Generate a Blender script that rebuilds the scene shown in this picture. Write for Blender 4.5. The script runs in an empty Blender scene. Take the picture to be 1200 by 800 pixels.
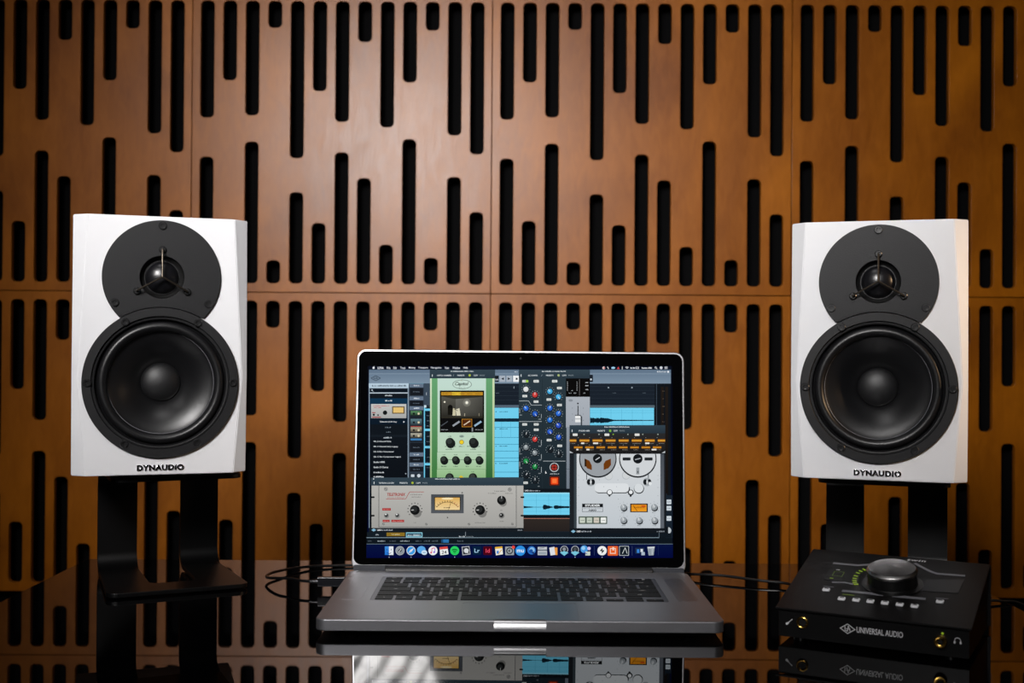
import bpy, bmesh, math, random
from mathutils import Vector, Matrix
random.seed(7)
scn = bpy.context.scene
COL = scn.collection
PI = math.pi
R_ = math.radians

# ------------------------------------------------------------------ camera
F = 1367.0
CAM = Vector((0.0, 0.0, 0.2527))
PITCH, ROLL = 0.377, -0.40
cd = bpy.data.cameras.new('camera')
cam = bpy.data.objects.new('camera', cd)
COL.objects.link(cam)
cam.location = CAM
cam.rotation_euler = (R_(90 + PITCH), R_(ROLL), 0)
cd.sensor_width = 36.0
cd.lens = 36.0 * F / 1200.0
cd.clip_start = 0.01
cd.dof.use_dof = True
cd.dof.focus_distance = 1.19
cd.dof.aperture_fstop = 9.0
scn.camera = cam
CR = cam.rotation_euler.to_matrix()

def ray(x, y):
    return (CR @ Vector(((x - 600) / F, -(y - 400) / F, -1.0))).normalized()

def on_plane(x, y, p0, n):
    d = ray(x, y)
    return CAM + d * ((p0 - CAM).dot(n) / d.dot(n))

def on_table(x, y, z=0.0):
    return on_plane(x, y, Vector((0, 0, z)), Vector((0, 0, 1)))

# ------------------------------------------------------------------ materials
def lin(c):
    c = c / 255.0
    return c / 12.92 if c <= 0.04045 else ((c + 0.055) / 1.055) ** 2.4

def rgb(r, g, b):
    return (lin(r), lin(g), lin(b), 1.0)

def mat(name, col=(0.8, 0.8, 0.8, 1), rough=0.5, metal=0.0, spec=0.5, coat=0.0, coat_rough=0.05, noise=None, bump=None, emit=None, estr=1.0, aniso=0.0):
    m = bpy.data.materials.new(name)
    m.use_nodes = True
    nt = m.node_tree
    b = nt.nodes['Principled BSDF']
    b.inputs['Base Color'].default_value = col
    b.inputs['Roughness'].default_value = rough
    b.inputs['Metallic'].default_value = metal
    b.inputs['Specular IOR Level'].default_value = spec
    b.inputs['Coat Weight'].default_value = coat
    b.inputs['Coat Roughness'].default_value = coat_rough
    b.inputs['Anisotropic'].default_value = aniso
    if emit:
        b.inputs['Emission Color'].default_value = emit
        b.inputs['Emission Strength'].default_value = estr
    tc = nt.nodes.new('ShaderNodeTexCoord')
    if noise:                      # (scale, amount): small tonal variation of the finish
        n = nt.nodes.new('ShaderNodeTexNoise')
        n.inputs['Scale'].default_value = noise[0]
        n.inputs['Detail'].default_value = 4
        nt.links.new(tc.outputs['Object'], n.inputs['Vector'])
        r = nt.nodes.new('ShaderNodeMapRange')
        r.inputs['To Min'].default_value = max(0.0, rough - noise[1])
        r.inputs['To Max'].default_value = min(1.0, rough + noise[1])
        nt.links.new(n.outputs['Fac'], r.inputs['Value'])
        nt.links.new(r.outputs['Result'], b.inputs['Roughness'])
    if bump:                       # (scale, strength)
        n2 = nt.nodes.new('ShaderNodeTexNoise')
        n2.inputs['Scale'].default_value = bump[0]
        n2.inputs['Detail'].default_value = 3
        nt.links.new(tc.outputs['Object'], n2.inputs['Vector'])
        bp = nt.nodes.new('ShaderNodeBump')
        bp.inputs['Strength'].default_value = bump[1]
        bp.inputs['Distance'].default_value = 0.0005
        nt.links.new(n2.outputs['Fac'], bp.inputs['Height'])
        nt.links.new(bp.outputs['Normal'], b.inputs['Normal'])
    return m

def wood_mat():
    m = mat('veneer', rough=WOOD_ROUGH, spec=WOOD_SPEC)
    nt = m.node_tree
    b = nt.nodes['Principled BSDF']
    L = nt.links.new
    geo = nt.nodes.new('ShaderNodeNewGeometry')
    oi = nt.nodes.new('ShaderNodeObjectInfo')
    off = nt.nodes.new('ShaderNodeVectorMath'); off.operation = 'MULTIPLY_ADD'
    comb = nt.nodes.new('ShaderNodeCombineXYZ')
    for k in ('X', 'Y', 'Z'):
        L(oi.outputs['Random'], comb.inputs[k])
    off.inputs[1].default_value = (3.1, 5.7, 9.3)
    L(comb.outputs[0], off.inputs[0]); L(geo.outputs['Position'], off.inputs[2])
    def tex(scale, sc, detail, dist=0.0, rot=0):
        mp = nt.nodes.new('ShaderNodeMapping')
        mp.inputs['Scale'].default_value = sc
        mp.inputs['Rotation'].default_value = (0, R_(rot), 0)
        L(off.outputs[0], mp.inputs['Vector'])
        n = nt.nodes.new('ShaderNodeTexNoise')
        n.inputs['Scale'].default_value = scale
        n.inputs['Detail'].default_value = detail
        n.inputs['Distortion'].default_value = dist
        L(mp.outputs[0], n.inputs['Vector'])
        return n
    fig = tex(4.0, (1.0, 1.0, 0.7), 4, 0.9, 30)       # broad figure of the veneer
    grain = tex(26, (2.6, 1.0, 0.8), 6, 0.8, 34)       # fine grain
    add = nt.nodes.new('ShaderNodeMath'); add.operation = 'MULTIPLY_ADD'
    add.inputs[1].default_value = 0.35
    L(grain.outputs['Fac'], add.inputs[0]); L(fig.outputs['Fac'], add.inputs[2])
    cr = nt.nodes.new('ShaderNodeValToRGB')
    e = cr.color_ramp.elements
    e[0].position = 0.42; e[0].color = WOOD_A
    e[1].position = 0.92; e[1].color = WOOD_B
    L(add.outputs[0], cr.inputs[0])
    L(cr.outputs[0], b.inputs['Base Color'])
    rr = nt.nodes.new('ShaderNodeMapRange')
    rr.inputs['To Min'].default_value = WOOD_ROUGH - 0.05
    rr.inputs['To Max'].default_value = WOOD_ROUGH + 0.05
    L(grain.outputs['Fac'], rr.inputs['Value']); L(rr.outputs[0], b.inputs['Roughness'])
    bp = nt.nodes.new('ShaderNodeBump')
    bp.inputs['Strength'].default_value = 0.05
    bp.inputs['Distance'].default_value = 0.002
    L(fig.outputs['Fac'], bp.inputs['Height']); L(bp.outputs[0], b.inputs['Normal'])
    return m

WOOD_ROUGH, WOOD_SPEC = 0.36, 0.44
WOOD_A, WOOD_B = rgb(126, 66, 1), rgb(176, 101, 6)

M = {}
M['wood'] = wood_mat()
M['backing'] = mat('black_felt', rgb(9, 9, 10), 0.95, spec=0.1, bump=(400, 0.4))
M['room'] = mat('dark_paint', rgb(38, 36, 35), 0.9, spec=0.2, bump=(60, 0.2))
M['floor'] = mat('dark_carpet', rgb(20, 19, 19), 0.95, spec=0.1, bump=(300, 0.6))
M['glass_top'] = mat('black_glass', rgb(4, 4, 5), 0.015, spec=0.5)
M['table_metal'] = mat('black_steel', rgb(14, 14, 15), 0.4)
M['white'] = mat('white_satin', rgb(232, 232, 235), 0.42, spec=0.4)
M['plate'] = mat('black_plastic', rgb(24, 24, 26), 0.5, spec=0.32, bump=(700, 0.18))
M['rubber'] = mat('black_rubber', rgb(20, 20, 22), 0.38, spec=0.5)
M['cone'] = mat('black_cone', rgb(16, 16, 18), 0.37, spec=0.7, bump=(500, 0.05))
M['cap'] = mat('black_cap', rgb(18, 18, 20), 0.5, spec=0.6)
M['dome'] = mat('black_silk', rgb(18, 18, 21), 0.3, spec=0.6)
M['void'] = mat('recess_black', rgb(8, 8, 8), 0.7, spec=0.3)
M['bronze'] = mat('bronze_wire', rgb(96, 88, 78), 0.35, metal=0.9)
M['screw'] = mat('black_screw', rgb(30, 30, 31), 0.25, spec=0.8)
M['chrome'] = mat('chrome', rgb(225, 225, 228), 0.12, metal=1.0)
M['stand'] = mat('black_powder_coat', rgb(5, 5, 6), 0.36, spec=0.4, bump=(1500, 0.15))
M['alu'] = mat('anodised_aluminium', rgb(160, 160, 165), 0.46, metal=0.9, noise=(60, 0.02))
M['alu_bright'] = mat('polished_aluminium', rgb(235, 235, 238), 0.3, metal=1.0)
M['lid_edge'] = mat('lid_aluminium', rgb(200, 200, 204), 0.4, metal=1.0)
M['bezel'] = mat('bezel_glass', rgb(5, 5, 6), 0.04, spec=0.5)
M['hinge'] = mat('hinge_plastic', rgb(24, 24, 26), 0.45)
M['key'] = mat('key_plastic', rgb(10, 10, 11), 0.55, spec=0.18)
M['well'] = mat('keyboard_well', rgb(120, 120, 126), 0.45, metal=1.0)
M['legend'] = mat('key_legend', rgb(205, 205, 205), 0.6)
M['trackpad'] = mat('trackpad_glass', rgb(150, 151, 157), 0.38, metal=0.9)
M['cable'] = mat('cable_sheath', rgb(14, 14, 15), 0.32, spec=0.5)
M['plug'] = mat('plug_plastic', rgb(26, 27, 31), 0.22, spec=0.6)
M['device'] = mat('device_black_metal', rgb(7, 6, 7), 0.45, spec=0.32, bump=(1200, 0.12))
M['device_front'] = mat('device_front_black', rgb(7, 7, 8), 0.34, spec=0.5)
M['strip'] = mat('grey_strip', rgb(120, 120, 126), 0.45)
M['lid_shade'] = mat('shaded_lid_grey', rgb(58, 61, 68), 0.5, spec=0.3)  # dark grey standing in for lid aluminium in shade
M['knob_top'] = mat('knob_spun_metal', rgb(160, 158, 158), 0.27, metal=1.0, aniso=0.7)
M['knob_side'] = mat('knob_black', rgb(10, 10, 11), 0.35)
M['brass'] = mat('brass', rgb(214, 170, 84), 0.25, metal=1.0)
M['button'] = mat('button_white', rgb(240, 240, 244), 0.3)
M['lens'] = mat('meter_lens', rgb(7, 8, 7), 0.3, spec=0.15)
M['lens_grey'] = mat('grey_lens', rgb(48, 48, 50), 0.35, spec=0.15)
M['white_ink'] = mat('white_ink', rgb(215, 215, 218), 0.6)
M['led'] = mat('green_led', rgb(40, 60, 10), 0.4, emit=rgb(170, 205, 40), estr=0.45)
M['led_dim'] = mat('dim_led', rgb(40, 50, 12), 0.4, emit=rgb(120, 150, 40), estr=0.3)

def screen_mat():
    m = mat('display_pixels', rgb(2, 2, 2), 0.05, spec=0.5)
    nt = m.node_tree
    b = nt.nodes['Principled BSDF']
    a = nt.nodes.new('ShaderNodeVertexColor')
    a.layer_name = 'pixels'
    nt.links.new(a.outputs['Color'], b.inputs['Emission Color'])
    b.inputs['Emission Strength'].default_value = 0.95
    return m
M['screen'] = screen_mat()

# ------------------------------------------------------------------ mesh helpers
def finish(me, mats, smooth=35):
    for m in (mats if isinstance(mats, (list, tuple)) else [mats]):
        me.materials.append(M[m] if isinstance(m, str) else m)
    if smooth:
        me.polygons.foreach_set('use_smooth', [True] * len(me.polygons))
        me.set_sharp_from_angle(angle=R_(smooth))
    me.update()
    return me

def obj(name, bm, mats, parent=None, loc=None, smooth=35, kind=None):
    if isinstance(bm, bpy.types.Mesh):
        me = bm
    else:
        me = bpy.data.meshes.new(name)
        bmesh.ops.recalc_face_normals(bm, faces=bm.faces)
        bm.to_mesh(me); bm.free()
    me.name = name
    if not me.materials:
        finish(me, mats, smooth)
    o = bpy.data.objects.new(name, me)
    COL.objects.link(o)
    if parent: o.parent = parent
    if loc: o.location = loc
    if kind: o['kind'] = kind
    if smooth:
        wn = o.modifiers.new('normals', 'WEIGHTED_NORMAL'); wn.keep_sharp = True; wn.weight = 80
    return o

def thing(name, label, cat, loc=(0, 0, 0), rz=0.0, group=None):
    o = bpy.data.objects.new(name, None)
    o.empty_display_size = 0.05
    COL.objects.link(o)
    o.location = loc; o.rotation_euler = (0, 0, rz)
    return tag(o, label, cat, group)

def tag(o, label, cat, group=None):
    o['label'] = label; o['category'] = cat
    if group: o['group'] = group
    return o

def box(bm, x0, x1, y0, y1, z0, z1):
    v = [bm.verts.new((x, y, z)) for x in (x0, x1) for y in (y0, y1) for z in (z0, z1)]
    for f in ((0, 1, 3, 2), (4, 6, 7, 5), (0, 4, 5, 1), (2, 3, 7, 6), (0, 2, 6, 4), (1, 5, 7, 3)):
        bm.faces.new([v[i] for i in f])
    return bm

def prism(bm, pts, axis, a0, a1):
    """extrude a closed 2-D outline along an axis: 'x' pts=(y,z), 'y' pts=(x,z), 'z' pts=(x,y)"""
    def P(p, a):
        return {'x': (a, p[0], p[1]), 'y': (p[0], a, p[1]), 'z': (p[0], p[1], a)}[axis]
    A = [bm.verts.new(P(p, a0)) for p in pts]
    B = [bm.verts.new(P(p, a1)) for p in pts]
    n = len(pts)
    bm.faces.new(A); bm.faces.new(B)
    for i in range(n):
        bm.faces.new((A[i], A[(i + 1) % n], B[(i + 1) % n], B[i]))
    return bm

def lathe(bm, prof, n=64, c=(0, 0, 0), axis='y'):
    """revolve (r, h): h runs along the axis"""
    rings = []
    for r, h in prof:
        if r < 1e-7:
            p = (0, h, 0) if axis == 'y' else (0, 0, h)
            rings.append([bm.verts.new((c[0] + p[0], c[1] + p[1], c[2] + p[2]))])
        else:
            row = []
            for i in range(n):
                a = 2 * PI * i / n
                p = (r * math.cos(a), h, r * math.sin(a)) if axis == 'y' else (r * math.cos(a), r * math.sin(a), h)
                row.append(bm.verts.new((c[0] + p[0], c[1] + p[1], c[2] + p[2])))
            rings.append(row)
    for A, B in zip(rings, rings[1:]):
        if len(A) == 1 and len(B) == 1: continue
        for i in range(n):
            j = (i + 1) % n
            if len(A) == 1: bm.faces.new((A[0], B[i], B[j]))
            elif len(B) == 1: bm.faces.new((A[i], A[j], B[0]))
            else: bm.faces.new((A[i], A[j], B[j], B[i]))
    return bm

def smooth_path(pts, k=8):
    P = [Vector(p) for p in pts]
    P = [P[0] * 2 - P[1]] + P + [P[-1] * 2 - P[-2]]
    out = []
    for i in range(1, len(P) - 2):
        a, b, c, d = P[i - 1:i + 3]
        for s in range(k):
            t = s / k
            out.append(0.5 * ((2 * b) + (c - a) * t + (2 * a - 5 * b + 4 * c - d) * t * t + (3 * b - a - 3 * c + d) * t ** 3))
    out.append(P[-2])
    return out

def tube(bm, pts, r, n=10, cap=True):
    P = [Vector(p) for p in pts]
    R = r if isinstance(r, (list, tuple)) else [r] * len(P)
    up = Vector((0.13, 0.21, 0.97)).normalized()
    rings = []
    for i, p in enumerate(P):
        t = (P[min(i + 1, len(P) - 1)] - P[max(i - 1, 0)]).normalized()
        if i == 0:
            s = t.cross(up)
            if s.length < 1e-3: s = t.cross(Vector((1, 0, 0)))
            s.normalize()
        else:
            s = (s - t * s.dot(t)).normalized()
        q = t.cross(s)
        rings.append([bm.verts.new(p + (s * math.cos(2 * PI * k / n) + q * math.sin(2 * PI * k / n)) * R[i]) for k in range(n)])
    for A, B in zip(rings, rings[1:]):
        for k in range(n):
            bm.faces.new((A[k], A[(k + 1) % n], B[(k + 1) % n], B[k]))
    if cap:
        bm.faces.new(rings[0][::-1]); bm.faces.new(rings[-1])
    return bm

def rrect(x0, x1, y0, y1, r, n=6):
    r = min(r, (x1 - x0) / 2 - 1e-6, (y1 - y0) / 2 - 1e-6)
    out = []
    for cx, cy, a in ((x1 - r, y1 - r, 0), (x0 + r, y1 - r, 90), (x0 + r, y0 + r, 180), (x1 - r, y0 + r, 270)):
        for i in range(n + 1):
            t = R_(a + 90 * i / n)
            out.append((cx + r * math.cos(t), cy + r * math.sin(t)))
    return out

def circ(cx, cy, r, n=64):
    return [(cx + r * math.cos(2 * PI * i / n), cy + r * math.sin(2 * PI * i / n)) for i in range(n)]

def eval_mesh(o):
    bpy.context.view_layer.update()
    dg = bpy.context.evaluated_depsgraph_get()
    me = bpy.data.meshes.new_from_object(o.evaluated_get(dg))
    return me

def plate(outlines, t, bevel=0.0, seg=2, mx=None):
    """flat plate with holes (first outline outside, the others cut out), z from 0 to t, edges rounded by bevel"""
    cu = bpy.data.curves.new('tmp', 'CURVE')
    cu.dimensions = '2D'; cu.fill_mode = 'BOTH'
    for pts in outlines:
        sp = cu.splines.new('POLY')
        sp.points.add(len(pts) - 1)
        for p, q in zip(sp.points, pts): p.co = (q[0], q[1], 0, 1)
        sp.use_cyclic_u = True
    cu.extrude = t / 2 - bevel
    cu.bevel_depth = bevel; cu.bevel_resolution = seg
    cu.offset = -bevel
    o = bpy.data.objects.new('tmp', cu); COL.objects.link(o)
    me = eval_mesh(o)
    bpy.data.objects.remove(o); bpy.data.curves.remove(cu)
    bm = bmesh.new(); bm.from_mesh(me); bpy.data.meshes.remove(me)
    bmesh.ops.remove_doubles(bm, verts=bm.verts, dist=1e-7)
    bmesh.ops.translate(bm, verts=bm.verts, vec=(0, 0, t / 2))
    if mx: bmesh.ops.transform(bm, matrix=mx, verts=bm.verts)
    return bm

def boolean(bm, cutters):
    me = bpy.data.meshes.new('tmpa'); bmesh.ops.recalc_face_normals(bm, faces=bm.faces); bm.to_mesh(me); bm.free()
    a = bpy.data.objects.new('tmpa', me); COL.objects.link(a)
    cs = []
    for c in cutters:
        mc = bpy.data.meshes.new('tmpc'); bmesh.ops.recalc_face_normals(c, faces=c.faces); c.to_mesh(mc); c.free()
        o = bpy.data.objects.new('tmpc', mc); COL.objects.link(o); cs.append(o)
        md = a.modifiers.new('b', 'BOOLEAN'); md.operation = 'DIFFERENCE'; md.object = o; md.solver = 'EXACT'
    out = eval_mesh(a)
    for o in cs + [a]:
        m_ = o.data; bpy.data.objects.remove(o); bpy.data.meshes.remove(m_)
    b2 = bmesh.new(); b2.from_mesh(out); bpy.data.meshes.remove(out)
    return b2

def bevelled(bm, w, ang=30, seg=2):
    bmesh.ops.remove_doubles(bm, verts=bm.verts, dist=1e-6)
    bmesh.ops.recalc_face_normals(bm, faces=bm.faces)
    es = [e for e in bm.edges if len(e.link_faces) == 2 and e.calc_face_angle(0) > R_(ang)]
    bmesh.ops.bevel(bm, geom=es, offset=w, segments=seg, affect='EDGES', clamp_overlap=True)
    return bm

_txt = {}
def text_geo(s, bold=0.0, shear=0.0, depth=0.0, bev=0.0, space=1.0):
    """outline of a line of writing, cap height near 0.7, as (verts, faces)"""
    key = (s, bold, shear, depth, bev, space)
    if key in _txt: return _txt[key]
    cu = bpy.data.curves.new('t', 'FONT')
    cu.body = s; cu.size = 1.0; cu.offset = bold; cu.shear = shear; cu.extrude = depth; cu.bevel_depth = bev
    cu.space_character = space; cu.resolution_u = 3
    o = bpy.data.objects.new('t', cu); COL.objects.link(o)
    me = eval_mesh(o)
    vs = [v.co.copy() for v in me.vertices]
    fs = [tuple(p.vertices) for p in me.polygons]
    bpy.data.objects.remove(o); bpy.data.curves.remove(cu); bpy.data.meshes.remove(me)
    _txt[key] = (vs, fs)
    return vs, fs

def text_bm(bm, s, mx, width=None, height=None, **kw):
    """writing laid in the local XY plane centred on the origin, scaled to a width and a cap height, then moved by mx"""
    vs, fs = text_geo(s, **kw)
    if not vs: return bm
    x0, x1 = min(v.x for v in vs), max(v.x for v in vs)
    y0, y1 = min(v.y for v in vs), max(v.y for v in vs)
    sy = height / (y1 - y0) if height else width / (x1 - x0)
    sx = width / (x1 - x0) if width else sy
    V = [bm.verts.new(mx @ Vector(((v.x - (x0 + x1) / 2) * sx, (v.y - (y0 + y1) / 2) * sy, v.z * min(sx, sy)))) for v in vs]
    for f in fs:
        try: bm.faces.new([V[i] for i in f])
        except ValueError: pass
    return bm

def copy_tree(o, parent=None):
    c = o.copy(); COL.objects.link(c)
    if parent: c.parent = parent
    for ch in list(o.children): copy_tree(ch, c)
    return c

FRONT = Matrix(((1, 0, 0, 0), (0, 0, -1, 0), (0, 1, 0, 0), (0, 0, 0, 1)))    # local XY plane stood upright, its +Z facing -Y

# ------------------------------------------------------------------ the room and the slotted wood wall
WALL_Y = 2.33
S = 0.6 / 352.0                       # metres per pattern unit
TOPS = [147.5, 103.5, 144.5, 41.5, 194.5, 115.5, 151.5, 57.5, 157.5, 104.5, 43.5, 166.5, 188.5]
BOTS = [193.5, 266.5, 175.5, 314.5, 234.5, 270.5, 187.5, 217.5, 295.5, 171.5, 310.5, 215.5, 256.5]
def panel_outlines():
    g = 0.0008
    outs = [[(g, -g), (0.6 - g, -g), (0.6 - g, -0.6 + g), (g, -0.6 + g)]]
    for k in range(13):
        cx = (17.8 + 26.4 * k) * S
        h = 8.1 * S
        outs.append(rrect(cx - h, cx + h, -TOPS[k] * S, -10 * S, 5.5 * S, 4))
        outs.append(rrect(cx - h, cx + h, -341.5 * S, -BOTS[k] * S, 5.5 * S, 4))
    return outs
PX0, PZ0 = -0.0436, 0.363             # the joint left of the middle and the joint between the rows
pm = plate(panel_outlines(), 0.012, 0.0005, 1, FRONT)
panel_me = bpy.data.meshes.new('acoustic_panel')
bmesh.ops.recalc_face_normals(pm, faces=pm.faces)
pm.to_mesh(panel_me)
finish(panel_me, 'wood', 0)
places = {(-2, 1): 'upper slotted wood acoustic panel at the far left above the left speaker',
          (-1, 1): 'upper slotted wood acoustic panel with the pale sheen left of centre',
          (0, 1): 'upper slotted wood acoustic panel right of centre, above the laptop',
          (1, 1): 'upper slotted wood acoustic panel at the far right above the right speaker',
          (-2, 0): 'lower slotted wood acoustic panel behind the left speaker',
          (-1, 0): 'lower slotted wood acoustic panel behind the left half of the laptop screen',
          (0, 0): 'lower slotted wood acoustic panel behind the right half of the laptop screen',
          (1, 0): 'lower slotted wood acoustic panel behind the right speaker'}
for (i, j), lab in places.items():
    o = obj('acoustic_panel', panel_me, 'wood', loc=(PX0 + 0.6 * i, WALL_Y + 0.012, PZ0 + 0.6 * j))
    tag(o, lab, 'wall panel', 'slotted acoustic panels on the back wall')
# black wall behind the panels, with the cladding that goes on outside the picture
bm = bmesh.new()
box(bm, -3.0, 3.0, WALL_Y + 0.05, WALL_Y + 0.15, -0.74, 1.95)
nb = len(bm.faces)
for i, j in [(-3, 0), (-3, 1), (2, 0), (2, 1)] + [(k, 2) for k in range(-3, 3)]:
    me = panel_me.copy()
    me.transform(Matrix.Translation((PX0 + 0.6 * i, WALL_Y + 0.012, PZ0 + 0.6 * j)))
    bm.from_mesh(me); bpy.data.meshes.remove(me)
bm.faces.ensure_lookup_table()
for k, f in enumerate(bm.faces): f.material_index = 0 if k < nb else 1
obj('wall_back', bm, ['backing', 'wood'], kind='structure')
def shell(name, b, m): return obj(name, box(bmesh.new(), *b), m, kind='structure', smooth=0)
shell('floor', (-3, 3, -2.6, WALL_Y + 0.15, -0.84, -0.74), 'floor')
shell('ceiling', (-3, 3, -2.6, WALL_Y + 0.15, 1.95, 2.05), 'room')
shell('wall_left', (-3.1, -3, -2.6, WALL_Y + 0.15, -0.74, 1.95), 'room')
shell('wall_right', (3, 3.1, -2.6, WALL_Y + 0.15, -0.74, 1.95), 'room')
shell('wall_front', (-3, 3, -2.7, -2.6, -0.74, 1.95), 'room')

# ------------------------------------------------------------------ table
t = thing('table', 'black glass-topped table reflecting the wall, under all the gear', 'table', (0, 1.09, -0.74))
bm = plate([rrect(-0.503, 0.503, -0.30, 0.299, 0.004)], 0.018, 0.001)
obj('tabletop', bm, 'glass_top', t, (0, 0, 0.722))
bm = bmesh.new(); box(bm, -0.46, 0.46, -0.26, -0.235, 0.68, 0.7215); box(bm, -0.46, 0.46, 0.235, 0.26, 0.68, 0.7215)
box(bm, -0.46, -0.435, -0.235, 0.235, 0.68, 0.7215); box(bm, 0.435, 0.46, -0.235, 0.235, 0.68, 0.7215)
obj('apron', bm, 'table_metal', t)
for sx in (-1, 1):
    for sy in (-1, 1):
        bm = box(bmesh.new(), sx * 0.4475 - 0.0175, sx * 0.4475 + 0.0175, sy * 0.2475 - 0.0175, sy * 0.2475 + 0.0175, 0, 0.68)
        obj('leg', bevelled(bm, 0.002), 'table_metal', t)
# ------------------------------------------------------------------ speakers
WZ, TZ = 0.0925, 0.1985                # heights of the woofer and tweeter axes
def make_speaker(label, loc, rz):
    t = thing('studio_monitor', label, 'speaker', loc, rz, 'studio monitors on stands')
    w, h, d = 0.085, 0.26, 0.205
    # cabinet with faceted cheeks that narrow at woofer height
    sec = [(0.0, 0.0136, 0.0115), (0.098, 0.0056, 0.0046), (h, 0.0140, 0.012)]     # z, cheek width, set-back
    bm = bmesh.new()
    L, LI, RI, R2, LB, RB = [], [], [], [], [], []
    for z, cw, sb in sec:
        L.append(bm.verts.new((-w, sb, z))); LI.append(bm.verts.new((-w + cw, 0, z)))
        RI.append(bm.verts.new((w - cw, 0, z))); R2.append(bm.verts.new((w, sb, z)))
        LB.append(bm.verts.new((-w, d, z))); RB.append(bm.verts.new((w, d, z)))
    for a in (0, 1):
        for A, B in ((L, LI), (LI, RI), (RI, R2), (R2, RB), (RB, LB), (LB, L)):
            bm.faces.new((A[a], B[a], B[a + 1], A[a + 1]))
    bm.faces.new([x[0] for x in (L, LI, RI, R2, RB, LB)]); bm.faces.new([x[2] for x in (L, LI, RI, R2, RB, LB)])
    bm = bevelled(bm, 0.0007, 8)
    cut = [lathe(bmesh.new(), [(0, -0.02), (0.0655, -0.02), (0.0655, 0.07), (0, 0.07)], 64, (0, 0, WZ)),
           lathe(bmesh.new(), [(0, -0.02), (0.024, -0.02), (0.024, 0.03), (0, 0.03)], 48, (0, 0, TZ))]
    bm = boolean(bm, cut)
    obj('cabinet', bm, 'white', t, smooth=25)
    # tweeter plate, cut where the woofer frame overlaps it
    RT, RW = 0.0575, 0.0756
    pts = []
    for i in range(128):
        a = PI / 2 + 2 * PI * i / 128
        p = (RT * math.cos(a), TZ + RT * math.sin(a))
        if math.hypot(p[0], p[1] - WZ) > RW + 0.0004: pts.append(p)
    i0 = max(range(len(pts)), key=lambda i: math.hypot(pts[i][0] - pts[(i + 1) % len(pts)][0], pts[i][1] - pts[(i + 1) % len(pts)][1]))
    pts = pts[i0 + 1:] + pts[:i0 + 1]
    a0 = math.atan2(pts[-1][1] - WZ, pts[-1][0]); a1 = math.atan2(pts[0][1] - WZ, pts[0][0])
    arc = [((RW + 0.0004) * math.cos(a0 + (a1 - a0) * k / 24), WZ + (RW + 0.0004) * math.sin(a0 + (a1 - a0) * k / 24)) for k in range(1, 24)]
    bm = plate([pts + arc, circ(0, TZ, 0.0215, 48)], 0.003, 0.0005, 2, FRONT)
    tp = obj('tweeter_plate', bm, 'plate', t)
    bm = lathe(bmesh.new(), [(0.0214, -0.0026), (0.0212, 0.0008), (0.0190, 0.0035), (0.0172, 0.0042), (0.0168, 0.006), (0, 0.006)], 48, (0, 0, TZ))
    obj('waveguide', bm, 'void', tp)
    bm = lathe(bmesh.new(), [(0.0172, 0.0040), (0.0172, 0.0028), (0.0165, 0.0028), (0.0165, 0.0040)], 48, (0, 0, TZ))
    obj('dome_ring', bm, 'rubber', tp)
    dm = [(0.0163 * math.cos(R_(a)), 0.0040 - 0.0105 * math.sin(R_(a))) for a in range(0, 90, 9)] + [(0, -0.0065)]
    obj('tweeter_dome', lathe(bmesh.new(), dm, 48, (0, 0, TZ)), 'dome', t)
    bm = bmesh.new()
    for a in (90, 210, 330):
        c, s = math.cos(R_(a)), math.sin(R_(a))
        rad = [(0.028, -0.0030), (0.028, -0.0085), (0.0268, -0.0098), (0.015, -0.0122), (0.0, -0.0138)]
        tube(bm, [(r * c, y, TZ + r * s) for r, y in rad], 0.00095, 8)
    obj('tweeter_guard', bm, 'bronze', t)
    for a in (90, 210, 330):
        bm = lathe(bmesh.new(), [(0.0036, -0.0028), (0.0036, -0.0052), (0.0028, -0.0060), (0, -0.0060)], 20, (0.028 * math.cos(R_(a)), 0, TZ + 0.028 * math.sin(R_(a))))
        obj('guard_socket', bm, 'screw', tp)
    def screw(x, z, y0, par):
        bm = lathe(bmesh.new(), [(0.0041, y0 + 0.0004), (0.0041, y0 - 0.0010), (0.0035, y0 - 0.0017), (0.0021, y0 - 0.0017), (0.0019, y0 - 0.0004), (0, y0 - 0.0004)], 24, (x, 0, z))
        obj('screw', bm, 'screw', par)
    for a in (90, 210, 330): screw(0.0520 * math.cos(R_(a)), TZ + 0.0520 * math.sin(R_(a)), -0.003, tp)
    # woofer
    fr = [(0.0640, 0.004), (0.0756, 0.0), (RW, 0.0), (RW, -0.0036), (0.0750, -0.0043), (0.0672, -0.0043), (0.0666, -0.0036),
          (0.0662, -0.0020), (0.0656, -0.0020), (0.0652, -0.0032), (0.0640, -0.0030), (0.0628, 0.0000), (0.0622, 0.004), (0.0640, 0.004)]
    wf = obj('woofer_frame', lathe(bmesh.new(), fr, 96, (0, 0, WZ)), 'plate', t)
    for a in range(0, 360, 60): screw(0.0702 * math.cos(R_(a)), WZ + 0.0702 * math.sin(R_(a)), -0.0043, wf)
    sr = [(0.0634, 0.0030), (0.0620, 0.0024)] + [(0.0567 + 0.0050 * math.cos(R_(a)), 0.0018 - 0.0062 * math.sin(R_(a))) for a in range(0, 181, 15)] + [(0.0512, 0.0034), (0.0508, 0.0042)]
    obj('woofer_surround', lathe(bmesh.new(), sr, 96, (0, 0, WZ)), 'rubber', t)
    cn = [(0.0518, 0.0030), (0.0512, 0.0026), (0.0508, 0.0032)] + [(0.0508 - 0.0318 * k / 10, 0.0034 + 0.0230 * (k / 10) - 0.0035 * math.sin(PI * k / 10)) for k in range(1, 11)]
    obj('woofer_cone', lathe(bmesh.new(), cn, 96, (0, 0, WZ)), 'cone', t)
    obj('cone_edge', lathe(bmesh.new(), [(0.0516 + 0.00035 * math.cos(R_(a)), 0.0024 + 0.00035 * math.sin(R_(a))) for a in range(0, 361, 60)], 96, (0, 0, WZ)), 'strip', t)
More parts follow.
